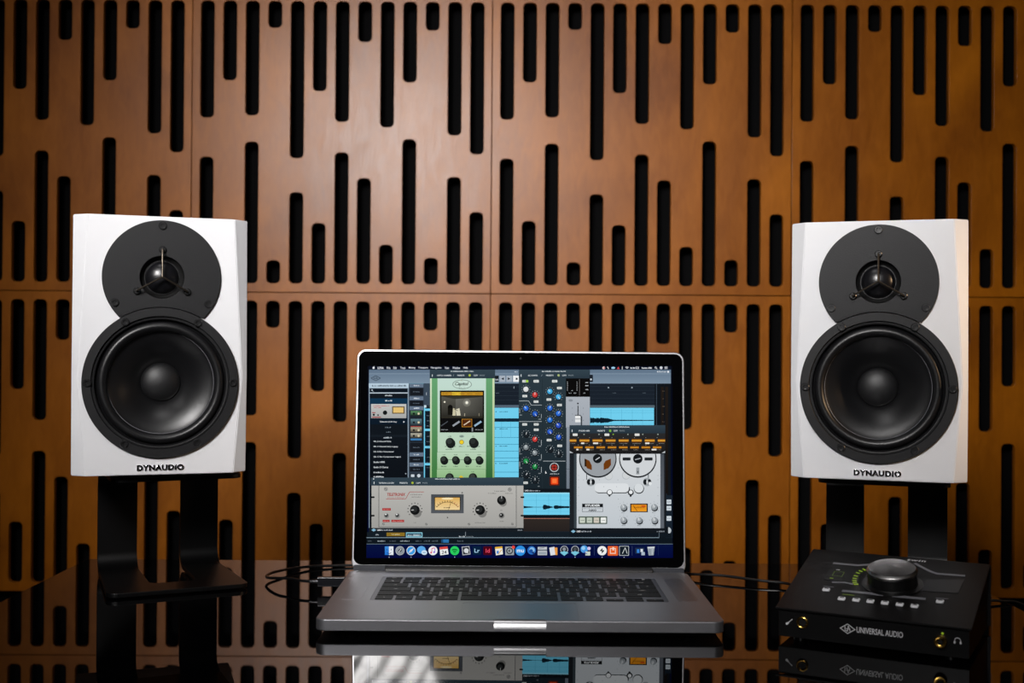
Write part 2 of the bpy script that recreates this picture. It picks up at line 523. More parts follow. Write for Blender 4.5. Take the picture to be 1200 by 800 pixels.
    dc = [(0.0197, 0.0262), (0.0195, 0.0246)] + [(0.0193 * math.cos(R_(a)), 0.0246 - 0.0092 * math.sin(R_(a))) for a in range(8, 90, 9)] + [(0, 0.0154)]
    obj('dust_cap', lathe(bmesh.new(), dc, 64, (0, 0, WZ)), 'cap', t)
    # raised lettering under the woofer
    bm = text_bm(bmesh.new(), 'DYNAUDIO', Matrix.Translation((0, -0.0008, 0.0073)) @ FRONT, width=0.0455, height=0.0058, bold=0.03, depth=0.12, bev=0.03, space=1.12)
    obj('lettering', bm, 'chrome', t)
    return t
SPK_Z = 0.124
make_speaker('white two-way studio monitor on the stand left of the laptop', (-0.3535, 1.1765, SPK_Z), R_(18.2))
make_speaker('white two-way studio monitor standing behind the black audio interface', (0.3665, 1.1685, SPK_Z), R_(-17.4))

# ------------------------------------------------------------------ speaker stands: one black sheet bent into a C, with a cut-out
def make_stand(label, loc, rz):
    t = thing('speaker_stand', label, 'speaker stand', loc, rz, 'bent steel speaker stands')
    W, D, H, T, g, r = 0.0657, 0.150, 0.1195, 0.0045, 0.0237, 0.022
    # base: front bar and two prongs, y from 0 (front) to D - r
    yb = D - r
    fl, FW = 0.011, W + 0.005
    notch = [(g - 0.010 + 0.010 * math.cos(R_(a)), 0.050 + 0.010 * math.sin(R_(a))) for a in (0, -18, -36, -54, -72, -90)]
    out = [(W, yb), (g, yb)] + notch + [(-x, y) for x, y in reversed(notch)] + [(-g, yb), (-W, yb)]
    out += [(-FW + fl - fl * math.cos(R_(a)), fl - fl * math.sin(R_(a))) for a in (0, 15, 30, 45, 60, 75, 90)]
    out += [(FW - fl + fl * math.sin(R_(a)), fl - fl * math.cos(R_(a))) for a in (0, 15, 30, 45, 60, 75, 90)]
    obj('base_plate', plate([out], T, 0.0006), 'stand', t, (0, 0, 0.0015))
    z0 = 0.0015
    prof_o, prof_i = [], []
    for a in range(0, 91, 15):       # lower bend
        prof_o.append((yb + r * math.sin(R_(a)), z0 + r - r * math.cos(R_(a))))
        prof_i.append((yb + (r - T) * math.sin(R_(a)), z0 + r - (r - T) * math.cos(R_(a))))
    for a in range(90, -1, -15):     # upper bend
        prof_o.append((yb + r * math.sin(R_(a)), H - r + r * math.cos(R_(a))))
        prof_i.append((yb + (r - T) * math.sin(R_(a)), H - r + (r - T) * math.cos(R_(a))))
    for x0, x1 in ((-W, -g), (g, W)):
        bm = prism(bmesh.new(), prof_o + prof_i[::-1], 'x', x0, x1)
        obj('upright', bm, 'stand', t)
    top = rrect(-W, W, 0.012, yb, 0.012)
    obj('top_plate', plate([top], T, 0.0006), 'stand', t, (0, 0, H - T))
    obj('rubber_pad', plate([rrect(-W + 0.003, W - 0.003, 0.016, yb - 0.004, 0.012)], SPK_Z - H - 0.0002, 0.0004), 'rubber', t, (0, 0, H + 0.0001))
    for x in (-W + 0.012, W - 0.012):
        for y in (0.018, yb - 0.01):
            obj('foot', lathe(bmesh.new(), [(0, 0), (0.006, 0), (0.006, 0.0016), (0, 0.0016)], 20, (x, y, 0), 'z'), 'rubber', t)
    return t
make_stand('black bent-steel stand under the left white speaker', (-0.3370, 1.191, 0.0), R_(25.0))
make_stand('black bent-steel stand under the right speaker, partly hidden by the audio interface', (0.3790, 1.190, 0.0), R_(-19.0))

# ------------------------------------------------------------------ laptop
LX, LY = 0.0087, 1.020
lap = thing('laptop', 'open silver laptop showing audio software, in the middle of the table', 'laptop', (LX, LY, 0.0))
HW, DEP, ZB, ZT = 0.1795, 0.226, 0.0056, 0.0158
def top_rect(x0, x1, y0, y1, r): return rrect(x0, x1, y0, y1, r)
bm = plate([rrect(-HW, HW, 0, DEP, 0.010, 8)], ZT - ZB, 0.0011, 3)
bmesh.ops.translate(bm, verts=bm.verts, vec=(0, 0, ZB))
KX, KY0, KY1 = 0.1382, 0.0815, 0.1905
scoop = [(0.0062 - 0.0001 * 0, ZT + 0.0001)] + [(0.0062 - 0.0062 * math.sin(R_(t)), ZT - 0.0086 * (1 - math.cos(R_(t)))) for t in (10, 25, 40, 55, 70, 82)]
cut = [plate([rrect(-KX - 0.0028, KX + 0.0028, KY0 - 0.0028, KY1 + 0.0028, 0.003)], 0.02), plate([rrect(-0.0527, 0.0527, 0.0058, 0.0718, 0.003)], 0.02),
       prism(bmesh.new(), scoop + [(-0.002, scoop[-1][1]), (-0.002, ZT + 0.002), (scoop[0][0], ZT + 0.002)], 'x', -0.0230, 0.0230)]
bmesh.ops.translate(cut[0], verts=cut[0].verts, vec=(0, 0, ZT - 0.0006))
bmesh.ops.translate(cut[1], verts=cut[1].verts, vec=(0, 0, ZT - 0.0004))
bm = boolean(bm, cut)
base = obj('base', bm, 'alu', lap, smooth=30)
bm = bmesh.new()             # lining of the concave thumb scoop in the front edge
vs = [(y - 0.00005, z + 0.00005) for y, z in scoop[1:]]
A = [bm.verts.new((-0.0228, y, z)) for y, z in vs]; B = [bm.verts.new((0.0228, y, z)) for y, z in vs]
for i in range(len(vs) - 1): bm.faces.new((A[i], B[i], B[i + 1], A[i + 1]))
no = obj('thumb_scoop', bm, 'alu_bright', base)
for x in (-0.15, 0.15):
    for y in (0.02, 0.2):
        obj('foot', lathe(bmesh.new(), [(0, 0), (0.006, 0), (0.0075, 0.0057), (0, 0.0057)], 24, (x, y, 0), 'z'), 'rubber', lap)
obj('trackpad', plate([rrect(-0.0523, 0.0523, 0.0062, 0.0714, 0.003)], 0.0003, 0.0001), 'trackpad', lap, (0, 0, ZT - 0.00038))
kb = obj('keyboard', plate([rrect(-KX - 0.0026, KX + 0.0026, KY0 - 0.0026, KY1 + 0.0026, 0.003)], 0.0004), 'well', lap, (0, 0, ZT - 0.00058))
U = 0.01905
rows = [('esc F1 F2 F3 F4 F5 F6 F7 F8 F9 F10 F11 F12 o'.split(), [14.5 / 14] * 14),
        ('` 1 2 3 4 5 6 7 8 9 0 - = delete'.split(), [1] * 13 + [1.5]),
        ('tab Q W E R T Y U I O P [ ] \\'.split(), [1.5] + [1] * 13),
        ('caps A S D F G H J K L ; \' return'.split(), [1.75] + [1] * 11 + [1.75]),
        ('shift Z X C V B N M , . / shift'.split(), [2.25] + [1] * 10 + [2.25]),
        (['fn', 'ctrl', 'alt', 'cmd', '', 'cmd', 'alt', '<', '', '>'], [1, 1, 1, 1.25, 5, 1.25, 1, 1, 1, 1])]
kz = ZT - 0.0009
def key(cx, cy, w, h, s):
    bm = plate([rrect(-w / 2, w / 2, -h / 2, h / 2, 0.0014, 4)], 0.0013, 0.0004, 2)
    bmesh.ops.translate(bm, verts=bm.verts, vec=(cx, cy, kz))
    bm.faces.ensure_lookup_table(); n0 = len(bm.faces)
    bmesh.ops.recalc_face_normals(bm, faces=bm.faces)
    if s:                         # printed legend
        hh = 0.0030 if len(s) == 1 else 0.0017
        text_bm(bm, s, Matrix.Translation((cx, cy, kz + 0.00134)), height=hh * (0.5 if s in '-=;,.<>' else 1), bold=0.02)
    bm.faces.ensure_lookup_table()
    for i, f in enumerate(bm.faces): f.material_index = int(i >= n0)
    obj('key', bm, ['key', 'legend'], kb, (0, 0, 0)).matrix_parent_inverse = Matrix.Translation((0, 0, -(ZT - 0.00058)))
y = KY1
for ri, (names, ws) in enumerate(rows):
    h = 0.0115 if ri == 0 else 0.0195
    x = -KX
    for s, wu in zip(names, ws):
        w = wu * U
        cx, cy = x + w / 2, y - h / 2
        if ri == 5 and s in '<>' and s:
            key(cx, y - h * 0.75, w - 0.0028, h / 2 - 0.002, s)
        elif ri == 5 and s == '' and wu == 1:
            key(cx, y - h * 0.25 - 0.0005, w - 0.0028, h / 2 - 0.0018, '')
            key(cx, y - h * 0.75, w - 0.0028, h / 2 - 0.0018, '')
        else:
            key(cx, cy, w - 0.0028, h - 0.0028, s)
        x += w
    y -= h
# perforated speaker grilles beside the keys
def grille_mat():
    m = mat('perforated_aluminium', rgb(150, 150, 156), 0.45, metal=1.0)
    nt = m.node_tree; b = nt.nodes['Principled BSDF']
    tc = nt.nodes['Texture Coordinate']
    v = nt.nodes.new('ShaderNodeTexVoronoi'); v.inputs['Scale'].default_value = 900; v.inputs['Randomness'].default_value = 0.0
    nt.links.new(tc.outputs['Object'], v.inputs['Vector'])
    cr = nt.nodes.new('ShaderNodeValToRGB')
    cr.color_ramp.elements[0].position = 0.25; cr.color_ramp.elements[0].color = rgb(20, 20, 22)
    cr.color_ramp.elements[1].position = 0.33; cr.color_ramp.elements[1].color = rgb(172, 172, 178)
    nt.links.new(v.outputs['Distance'], cr.inputs[0]); nt.links.new(cr.outputs[0], b.inputs['Base Color'])
    return m
gm = grille_mat()
for sx in (-1, 1):
    obj('speaker_grille', plate([rrect(sx * 0.1595 - 0.0095, sx * 0.1595 + 0.0095, KY0, KY1, 0.002)], 0.0001), gm, base, (0, 0, ZT))
# hinge
bm = lathe(bmesh.new(), [(0, -0.1425), (0.0052, -0.1425), (0.0056, -0.142), (0.0056, 0.142), (0.0052, 0.1425), (0, 0.1425)], 32, (0, 0, 0), 'z')
bmesh.ops.transform(bm, matrix=Matrix.Translation((0, DEP + 0.0015, ZT - 0.0008)) @ Matrix.Rotation(PI / 2, 4, 'Y'), verts=bm.verts)
obj('hinge', bm, 'hinge', lap)
# lid: local XY = lid face (x across, y up the lid), local +Z towards the user
LID_H, TILT = 0.2400, 6.8
LM = Matrix.Translation((0, 1.2525 - LY, 0.0128)) @ Matrix.Rotation(R_(0.2), 4, 'Y') @ Matrix.Rotation(R_(90 - TILT), 4, 'X')
LID_T = 0.0052
bm = plate([rrect(-HW, HW, 0, LID_H, 0.0100, 8)], LID_T, 0.0011, 3, Matrix.Translation((0, 0, -LID_T)))
bmesh.ops.transform(bm, matrix=LM, verts=bm.verts)
lid = obj('lid', bm, 'lid_edge', lap, smooth=30)
bm = plate([rrect(-HW + 0.0021, HW - 0.0021, 0.0072, LID_H - 0.0021, 0.0085, 8)], 0.0004, 0.00012, 1, Matrix.Translation((0, 0, -0.0001)))
bmesh.ops.transform(bm, matrix=LM, verts=bm.verts)
obj('bezel', bm, 'bezel', lid)
bm = plate([rrect(-HW + 0.0021, HW - 0.0021, 0.0006, 0.0070, 0.002, 4)], 0.0005, 0.00012, 1, Matrix.Translation((0, 0, -0.0001)))  # dark strip that puts the shade on the lid's lower rim into colour
bmesh.ops.transform(bm, matrix=LM, verts=bm.verts)
obj('lid_shade_strip', bm, 'lid_shade', lid)
bm = lathe(bmesh.new(), [(0, 0.00034), (0.0012, 0.00034), (0.0012, 0.00028)], 20, (0, LID_H - 0.0085, 0), 'z')
bmesh.ops.transform(bm, matrix=LM, verts=bm.verts)
obj('webcam', bm, 'lens', lid)
# ------------------------------------------------------------------ what the laptop screen shows (flat coloured shapes on one display)
# laid out on the lid in the units of a 1200 x 800 picture of it: LW turns such a point into a point of the lid plane
LWM = Matrix.Translation((LX, LY, 0)) @ LM
LP0, LN = LWM @ Vector((0, 0, 0.0003)), (LWM.to_3x3() @ Vector((0, 0, 1))).normalized()
LINV = LWM.inverted()
def on_lid(x, y):
    """the lid-face point for a layout point, by the plane's own projective grid"""
    p = LINV @ on_plane(x, y, LP0, LN)
    return p.x, p.y

ui = bmesh.new()
PIX = ui.loops.layers.float_color.new('pixels')
buckets = {}
def level(pts):
    """paper-thin stacking order: one step above whatever the shape overlaps"""
    x0, x1 = min(p[0] for p in pts), max(p[0] for p in pts)
    y0, y1 = min(p[1] for p in pts), max(p[1] for p in pts)
    cells = [(i, j) for i in range(int(x0 // 12), int(x1 // 12) + 1) for j in range(int(y0 // 12), int(y1 // 12) + 1)]
    top = 0
    for c in cells:
        for b in buckets.get(c, ()):
            if b[4] > top and b[0] < x1 and b[1] > x0 and b[2] < y1 and b[3] > y0: top = b[4]
    b = (x0, x1, y0, y1, top + 1)
    for c in cells: buckets.setdefault(c, []).append(b)
    return 0.00031 + (top + 1) * 0.000006
def C(c):
    if isinstance(c, str):
        c = tuple(int(c[i:i + 2], 16) for i in (0, 2, 4))
    return (lin(c[0]), lin(c[1]), lin(c[2]), 1.0)
def poly(pts, c, cols=None):
    z = level(pts)
    vs = [ui.verts.new((*on_lid(*p), z)) for p in pts]
    f = ui.faces.new(vs)
    for i, l in enumerate(f.loops): l[PIX] = C(cols[i]) if cols else C(c)
    f.normal_update()
    return f
def rect(x0, y0, x1, y1, c, c2=None):
    poly([(x0, y0), (x1, y0), (x1, y1), (x0, y1)], c, [c, c, c2, c2] if c2 else None)
def rr(x0, y0, x1, y1, r, c): poly(rrect(x0, x1, y0, y1, r, 4), c)
def disc(x, y, r, c, ry=None, n=20):
    ry = ry or r
    poly([(x + r * math.cos(2 * PI * i / n), y + ry * math.sin(2 * PI * i / n)) for i in range(n)], c)
def line(x0, y0, x1, y1, w, c):
    d = Vector((x1 - x0, y1 - y0)); d.normalize(); q = Vector((-d.y, d.x)) * w / 2
    poly([(x0 + q.x, y0 + q.y), (x1 + q.x, y1 + q.y), (x1 - q.x, y1 - q.y), (x0 - q.x, y0 - q.y)], c)
def frame(x0, y0, x1, y1, w, c):
    rect(x0, y0, x1, y0 + w, c); rect(x0, y1 - w, x1, y1, c); rect(x0, y0, x0 + w, y1, c); rect(x1 - w, y0, x1, y1, c)
def arc(x, y, r, a0, a1, w, c, n=12):
    for k in range(n):
        A, B = R_(a0 + (a1 - a0) * k / n), R_(a0 + (a1 - a0) * (k + 1) / n)
        poly([(x + (r - w / 2) * math.cos(A), y + (r - w / 2) * math.sin(A)), (x + (r + w / 2) * math.cos(A), y + (r + w / 2) * math.sin(A)),
              (x + (r + w / 2) * math.cos(B), y + (r + w / 2) * math.sin(B)), (x + (r - w / 2) * math.cos(B), y + (r - w / 2) * math.sin(B))], c)
def text(s, x0, x1, y, h, c, bold=0.015, shear=0.0):
    """writing between x0 and x1 (x1 None: natural width), centred on height y"""
    vs, fs = text_geo(s, bold, shear)
    a0, a1 = min(v.x for v in vs), max(v.x for v in vs)
    b0, b1 = min(v.y for v in vs), max(v.y for v in vs)
    sy = h / (b1 - b0); sx = (x1 - x0) / (a1 - a0) if x1 is not None else sy
    z = level([(x0, y - h / 2), (x0 + (a1 - a0) * sx, y + h / 2)])
    V = [ui.verts.new((*on_lid(x0 + (v.x - a0) * sx, y + h / 2 - (v.y - b0) * sy), z)) for v in vs]
    cc = C(c)
    for f in fs:
        try: f_ = ui.faces.new([V[i] for i in f])
        except ValueError: continue
        for l in f_.loops: l[PIX] = cc
rng = random.Random(3)
def squig(x0, x1, y, h, c):
    """a line of writing too small to read"""
    x = x0
    while x < x1 - 0.3:
        w = min(rng.uniform(0.35, 0.75), x1 - x)
        hh = h * rng.choice((0.6, 0.75, 1.0))
        rect(x, y + h / 2 - hh, x + w, y + h / 2, c)
        x += w + (0.25 if rng.random() < 0.82 else 0.9)
def knob(x, y, r, c, tick=None, ang=-90, halo='c8d0d2', dots=9, hr=1.55, cap=None):
    if halo:
        for k in range(dots):
            a = R_(140 + 260 * k / (dots - 1))
            disc(x + hr * r * math.cos(a), y + hr * r * math.sin(a), 0.34, halo, n=6)
    disc(x + 0.15 * r, y + 0.3 * r, r * 1.08, '14181c')
    disc(x, y, r, c)
    if cap: disc(x - 0.15 * r, y - 0.2 * r, r * 0.6, cap)
    if tick: line(x, y, x + r * 0.95 * math.cos(R_(ang)), y + r * 0.95 * math.sin(R_(ang)), 0.55, tick)
def wbtn(x, y, w=6.2, h=3.0, c='dfe3e0', mark=True):
    rr(x - w / 2, y - h / 2, x + w / 2, y + h / 2, 0.5, c)
    if mark: squig(x - w / 2 + 1.2, x + w / 2 - 1, y, 1.1, '8a9294')

SLATE, SLATE2, DARK, CYAN, STEEL = '33434f', '2b3a46', '171e27', '72d2f2', '72879b'
# desktop strip and menu bar
rect(430.5, 428.8, 788.2, 653.5, '05070f', '020a2e')
rect(432, 428.8, 786.5, 432.8, '0a1020')
disc(437.8, 430.9, 1.25, 'e8e8ee', 1.35); disc(438.5, 429.3, 0.4, 'e8e8ee', n=8)
for s, a, b in (('LUNA', 442.5, 449.7), ('File', 453.3, 457.5), ('Edit', 461, 465), ('Track', 469, 475.3), ('Mixing', 479, 486.6), ('Transport', 490, 501.5),
                ('Navigation', 505, 517.3), ('View', 521, 526.3), ('Window', 530.2, 539.2), ('Help', 543, 548.3)):
    text(s, a, b, 430.9, 2.7, 'e6e8f0', bold=0.03 if s == 'LUNA' else 0.012)
disc(707.5, 430.9, 1.6, 'e7d4d4'); disc(708.1, 430.9, 0.8, 'c03030'); line(711.8, 429.5, 713.2, 432.2, 0.9, 'dddddd'); disc(718.6, 430.9, 2.3, '9fd0ea', 1.3)
poly([(723, 432.3), (726, 432.3), (724.5, 429.4)], 'd84a4a'); line(729.2, 429.2, 729.2, 432.6, 0.7, 'dddddd')
arc(734.8, 432.4, 2.6, 225, 315, 0.7, 'e6e8f0', 6); arc(734.8, 432.4, 1.2, 225, 315, 0.8, 'e6e8f0', 4)
squig(738.8, 744, 430.9, 2.0, 'e6e8f0'); frame(745, 429.8, 748.6, 432, 0.45, 'e6e8f0'); squig(752, 764, 430.9, 2.0, 'e6e8f0')
disc(768.4, 430.5, 1.1, 'e6e8f0'); disc(768.4, 430.5, 0.65, '0a1020'); line(769.2, 431.3, 770.2, 432.4, 0.5, 'e6e8f0'); disc(774.8, 430.8, 1.7, 'd2d4dc')
for k in range(3): line(778.8, 429.8 + k, 782.2, 429.8 + k, 0.5, 'e6e8f0')
# recording program behind
rect(432.4, 432.8, 786.2, 637.5, '1b222b')
rect(432.4, 433, 786.2, 449.2, '61758a', '7d91a4'); rect(432.4, 437.6, 786.2, 438.1, '8da0b2')
squig(770, 780.5, 435.4, 1.5, 'e8eef4'); disc(783, 435.5, 1.2, 'e8eef4')
for a, b in (((434.8, 443), (440.3, 440)), ((440.3, 440), (445.8, 443)), ((445.8, 443), (440.3, 446)), ((440.3, 446), (434.8, 443))): line(*a, *b, 0.6, '26323e')
text('UA', 437.7, 443, 443, 2.6, '26323e')
# left browser panel
rect(432.2, 449, 479, 630, '8fa0b0', '7a8c9c')
rect(432.2, 449, 479, 454.4, 'b9cedd'); squig(436, 476.8, 451.8, 1.7, '33414f')
rect(433.2, 455, 477.8, 459.6, '0e1620'); disc(436, 457, 0.9, 'b8c4d0', n=10); line(436.6, 457.8, 437.5, 458.9, 0.5, 'b8c4d0')
rect(433.2, 459.9, 477.8, 460.7, 'c9d6e2')
rect(433.2, 460.9, 477.8, 630, '121820', '080b10')
squig(451, 460, 463.2, 1.6, 'cfd6de'); rect(433.2, 466.6, 477.8, 492.8, '0f3450', '0c2236'); squig(451.5, 459.3, 469.2, 1.7, 'e6f0f8')
rect(434.8, 473.2, 476.2, 489.8, 'c5c6c4', 'a9aaa9')
squig(437.5, 456, 475.4, 1.1, 'c05050'); squig(438, 447, 477.4, 1, 'c05050')
rect(459.5, 476, 474.2, 484.6, '6b5a40'); rect(460.8, 477.2, 472.8, 483.4, 'e8c376'); disc(451.2, 483.4, 2.6, '15181a'); disc(438, 485.8, 1.3, '15181a'); disc(443, 486.2, 1.0, '30302c')
rect(436, 482.8, 440, 483.8, 'a03030'); rect(436, 488.2, 446.5, 489.3, 'a03030')
rect(433.2, 489.8, 477.8, 497, '0c1a28'); text('Teletronix LA-2A Gray', 445, 465, 494.2, 2.1, 'e6eaf0'); disc(473.2, 494.2, 0.9, 'd0d6de', n=8)
rect(433.2, 497.4, 477.8, 502.6, '10161d'); squig(451.5, 458.5, 500.6, 1.3, '7c8894'); rect(433.2, 503.4, 477.8, 508.4, '10161d'); squig(452.5, 457.8, 506, 1.3, '7c8894')
rect(433.2, 509.2, 477.8, 512, '161d25'); squig(449.5, 459, 512.6, 1.7, 'c8d0d8')
for k, s in enumerate(('SSL E Channel Strip', 'SSL E Channel Strip Legacy', 'SSL G Bus Compressor', 'SSL G Bus Compressor Legacy', 'Studer A800', 'Studio D Chorus')):
    w = {0: 20.5, 1: 28.5, 2: 24, 3: 32, 4: 13, 5: 17, 6: 12.5}[k]
    text(s, 437.8, 437.8 + w, 517.2 + 6.0 * k, 2.1, 'dfe4ea')
squig(437.8, 450, 553.2, 1.7, 'dfe4ea'); squig(437.8, 450, 558.4, 1.6, 'dfe4ea'); disc(475.5, 554.8, 0.8, '9aa4ae', n=8)
# insert column
rect(479.4, 449, 496.6, 562, '3a4654'); rect(479.6, 449, 496.4, 450.3, '4f9cab')
for y, lab in ((451.5, 1), (466.6, 1), (478.1, 1), (532.4, 1), (544.2, 1)):
    rect(479.8, y - 2.2, 496.2, y + 2.2, '66768a'); squig(485, 491.4, y, 1.4, 'dfe6ee')
for a, b in ((454.4, 463.2), (469, 475.6), (518.5, 529.6), (534.8, 541.6), (546.6, 552.6)):
    rect(480.2, a, 496, b, '171b22'); squig(484, 492, (a + b) / 2, 1.2, '5f6b78')
rect(480.2, 480.6, 496, 518.2, '1d242c')
for y0, y1, c, d in ((481.4, 486.8, '5c8f62', '1b2622'), (490.6, 498.2, '5f7f88', '253238'), (500.4, 506.6, 'b0a58c', '262422'), (507.4, 512.8, 'b9b5a4', '332c22')):
    rect(481.2, y0, 494.2, y1, c, d); disc(485, (y0 + y1) / 2 + 0.4, 1.3, '14181a', n=10); disc(490.6, (y0 + y1) / 2 + 0.4, 1.3, 'd8cfae', n=10)
rect(481.2, 499.2, 494.2, 499.9, 'c45048'); rect(481.2, 513.6, 494.2, 515.8, '3e7fb8'); rect(480, 553.4, 496.2, 560, '28323d'); wbtn(483.6, 557.2, 4, 3, 'ccd6dd', False); disc(490.8, 557.2, 2, 'ccd6dd')
rect(496.8, 449, 504.4, 562, '243039'); rect(496.8, 449, 504.4, 474.8, '3d4b5a'); rect(499.4, 459.6, 500, 463, 'b8c2cc'); rect(496.9, 474.6, 499.6, 477.4, 'cfe6f0')
rect(496.8, 477.4, 504.4, 562, '0f1b26'); rect(496.8, 477.4, 498.0, 562, CYAN)
for y in (478.6, 502.2, 522.4, 542.4): rect(498, y, 504.4, y + 2.6, CYAN)
for k in range(13):
    if k % 4: squig(500, 503.6, 480.6 + 6.1 * k, 0.9, '6a7c8c')
# region between the plugins: transport buttons and cyan audio clips
rect(579.4, 449.2, 608.2, 474.4, '1a222c'); rect(579.4, 474.4, 608.2, 477.6, '546474'); rect(580, 440, 584.4, 447.2, '151a20'); squig(580.6, 584, 444.6, 2, 'c8d0d8')
squig(602.8, 607, 435.4, 1.2, 'e0e8f0')
for x0, c, in ((585.2, 'aab4c0'), (593.4, 'aab4c0'), (601.3, 'f2f4f6')): rect(x0, 440, x0 + 6.9, 447.3, c)
poly([(590.4, 442), (590.4, 445.2), (587.4, 443.6)], '1c222a'); poly([(595, 442), (595, 445.2), (598.2, 443.6)], '1c222a'); rect(604.4, 442.6, 606.6, 444.8, '14181c')
for k in range(4): line(580, 453 + 5.2 * k, 608, 453 + 5.2 * k, 0.35, '2c3640')
rect(602, 452.6, 602.7, 455, 'aab4c0'); squig(581, 585.4, 460.4, 1, '66727e')
rect(579.6, 477.7, 607.8, 490, CYAN); rect(579.6, 490, 607.8, 494, '0c2334'); rect(579.6, 494, 607.8, 559.2, CYAN)
for y in (500.6, 512.4, 520.4, 528.4, 536.4, 540.6, 553): line(579.6, y, 607.8, y, 0.5, '2f7d9c')
for x in (587.8, 598.4): line(x, 494, x, 512, 0.3, '4fa6c6')
for y in (482.2, 502.3, 522.5, 542.8): squig(580.4, 582.2, y, 1.1, '16455c'); squig(585.4, 595, y, 1.1, '16455c')
rect(579.6, 559, 613.5, 577, '28343e')
# right part: arrangement, wave, meters
rect(691, 449.2, 769, 474.6, '1a222c'); rect(691, 474.6, 769, 477.6, '55656f')
for k in range(5): line(691, 452.6 + 4.6 * k, 768, 452.6 + 4.6 * k, 0.35, '28323c')
disc(713, 454, 0.9, '98a4ae', n=8); disc(740.6, 454, 0.9, '98a4ae', n=8); squig(718, 722, 460.2, 1, '5a6670'); squig(753, 757, 460.2, 1, '5a6670')
rect(691.4, 477.7, 766.4, 500, CYAN)
for y in (481, 483.6, 497): line(691.4, y, 766.4, y, 0.3, '55b2d2')
for x in (704, 716, 728.5, 741, 753): line(x, 479, x, 499, 0.3, '4fa6c6')
def wave(x0, x1, y, env, c='0a1f2c', step=0.8):
    up, dn = [], []
    x = x0
    while x <= x1:
        a = env((x - x0) / (x1 - x0)) * rng.uniform(0.75, 1.1)
        up.append((x, y - a)); dn.append((x, y + a)); x += step
    for i in range(len(up) - 1): poly([up[i], up[i + 1], dn[i + 1], dn[i]], c)
wave(691.6, 766.2, 492.4, lambda t: 3.0 if t < 0.27 else (3.0 - 24 * (t - 0.27) if t < 0.35 else 0.95 - 0.5 * t))
rect(767.2, 449.2, 786.2, 637, '10151b'); rect(769, 449.2, 769.8, 500, '3c4854')
for x in (774.4, 779.6): rect(x, 453, x + 3.4, 600, '211b17', '120f0e')
for k in range(7): squig(776, 778.6, 458 + 9 * k, 0.8, '6a5c4c')
rect(780.5, 578, 781.5, 640, '1c2731'); rect(781, 580, 788, 630, '18222d')
for y, h in ((585.2, 5.4), (592.6, 5.4), (604.4, 5.6)): rr(781.2, y, 786.6, y + h, 0.5, 'cdd6dd'); squig(782, 785.6, y + h / 2, 1.1, '5a6670')
disc(783.2, 621.4, 3.4, 'b8bfc4', 3.8); rect(778.4, 617, 783, 626, '10151b')
# green echo-chamber plugin
rect(503.6, 433, 580.2, 443.4, '34444e', '2b3a44'); squig(528, 555.4, 434.9, 1.3, 'dfe6ea'); rect(506.2, 438.6, 507, 441.2, 'dfe6ea'); text('CAPITOL CHAMBERS', 512, 529, 439.7, 1.7, 'dfe6ea')
line(531, 440.6, 532, 438.8, 0.35, 'aab4bc'); text('PRESETS', 536, 544.2, 439.7, 1.7, 'dfe6ea'); disc(550.4, 439.6, 1.4, 'a8b83a'); text('COPY', 555, 560, 439.7, 1.7, 'dfe6ea'); text('PASTE', 562, 568, 439.7, 1.5, '8a969e')
rect(504, 443.2, 579.6, 562, 'a9c9a6', '54804c'); rect(504, 443.2, 506, 562, 'd6e6c8', '9cbf86'); rect(506, 443.2, 512.6, 562, '68a573', '3e7a3e'); rect(569.6, 443.2, 577, 562, '68a573', '2e6634'); rect(577.2, 443.2, 579.2, 562, 'd6e2b8', '8cae6c')
rect(512.8, 443.2, 569.4, 530, 'c6dfd4', 'bcd6bc'); rect(512.4, 530, 569.4, 550, 'bcd6bc', 'a2c698'); rect(512, 550, 569.2, 562, 'a2c698', '8cb880')
disc(541.6, 450.2, 11.2, '2a3a30', 5.4, 36); disc(541.6, 450.2, 10.7, 'cbe2d6', 4.95, 36); text('Capitol', 533.2, 549.2, 450, 5.2, '15201a', 0.02, 0.35); poly([(540.2, 446.2), (540.8, 444.9), (541.4, 446.2)], '9a8a40'); squig(537, 546, 454, 0.7, '5c6c60')
rr(515.4, 457.4, 567.4, 506.6, 0.8, '14140f'); rect(517, 459.3, 565.8, 463, 'c4902a'); rect(529.6, 459.3, 540, 463, 'e8bf3a')
for k in range(5): squig(518.5 + 9.6 * k, 525 + 9.6 * k, 461.2, 0.9, '7a5a16')
rect(517, 464.2, 565.8, 487.6, '57564e', '2a2924'); poly([(517, 464.2), (565.8, 464.2), (565.8, 465), (534, 467.4), (529.6, 466.8)], '38372f'); poly([(534, 467.4), (565.8, 465), (565.8, 487.6), (534, 487.6)], '5c5b54', ['6a6962', '4a4944', '33322d', '4a4943'])
disc(547, 471.6, 4.6, '74736a', n=20); disc(547, 471.6, 2.4, 'a8a79e', n=16); disc(547, 471.6, 1.4, 'fffbe8', n=14); disc(521, 470.8, 1.1, 'f0ead6'); disc(527.6, 477.2, 2.9, '0c0c0a', 3.2); rect(524.8, 478, 530.2, 486, '15140f')
poly([(530.2, 486.8), (531, 478), (533.4, 478.8), (534, 486.8)], 'cfc8a8'); poly([(535, 486.8), (533.8, 479.6), (538.4, 478), (539.8, 486.8)], 'd8d2b8'); line(532, 479, 536.6, 481.2, 0.6, '1a1914'); rect(544, 484.2, 545, 487.4, 'a8a08a'); rect(561, 484, 561.8, 487.4, '8a826c')
rect(517, 487.6, 565.8, 489.8, '2e2c24'); rect(517, 490, 565.8, 506, '0d0d0e')
for x, c in ((520.8, '50555c'), (534.6, '9aa0a8'), (547.4, 'd0b898'), (560, '98b8d0')):
    line(x - 4, 499, x + 4, 493.6, 1.0 if x < 530 else 2.2, c)
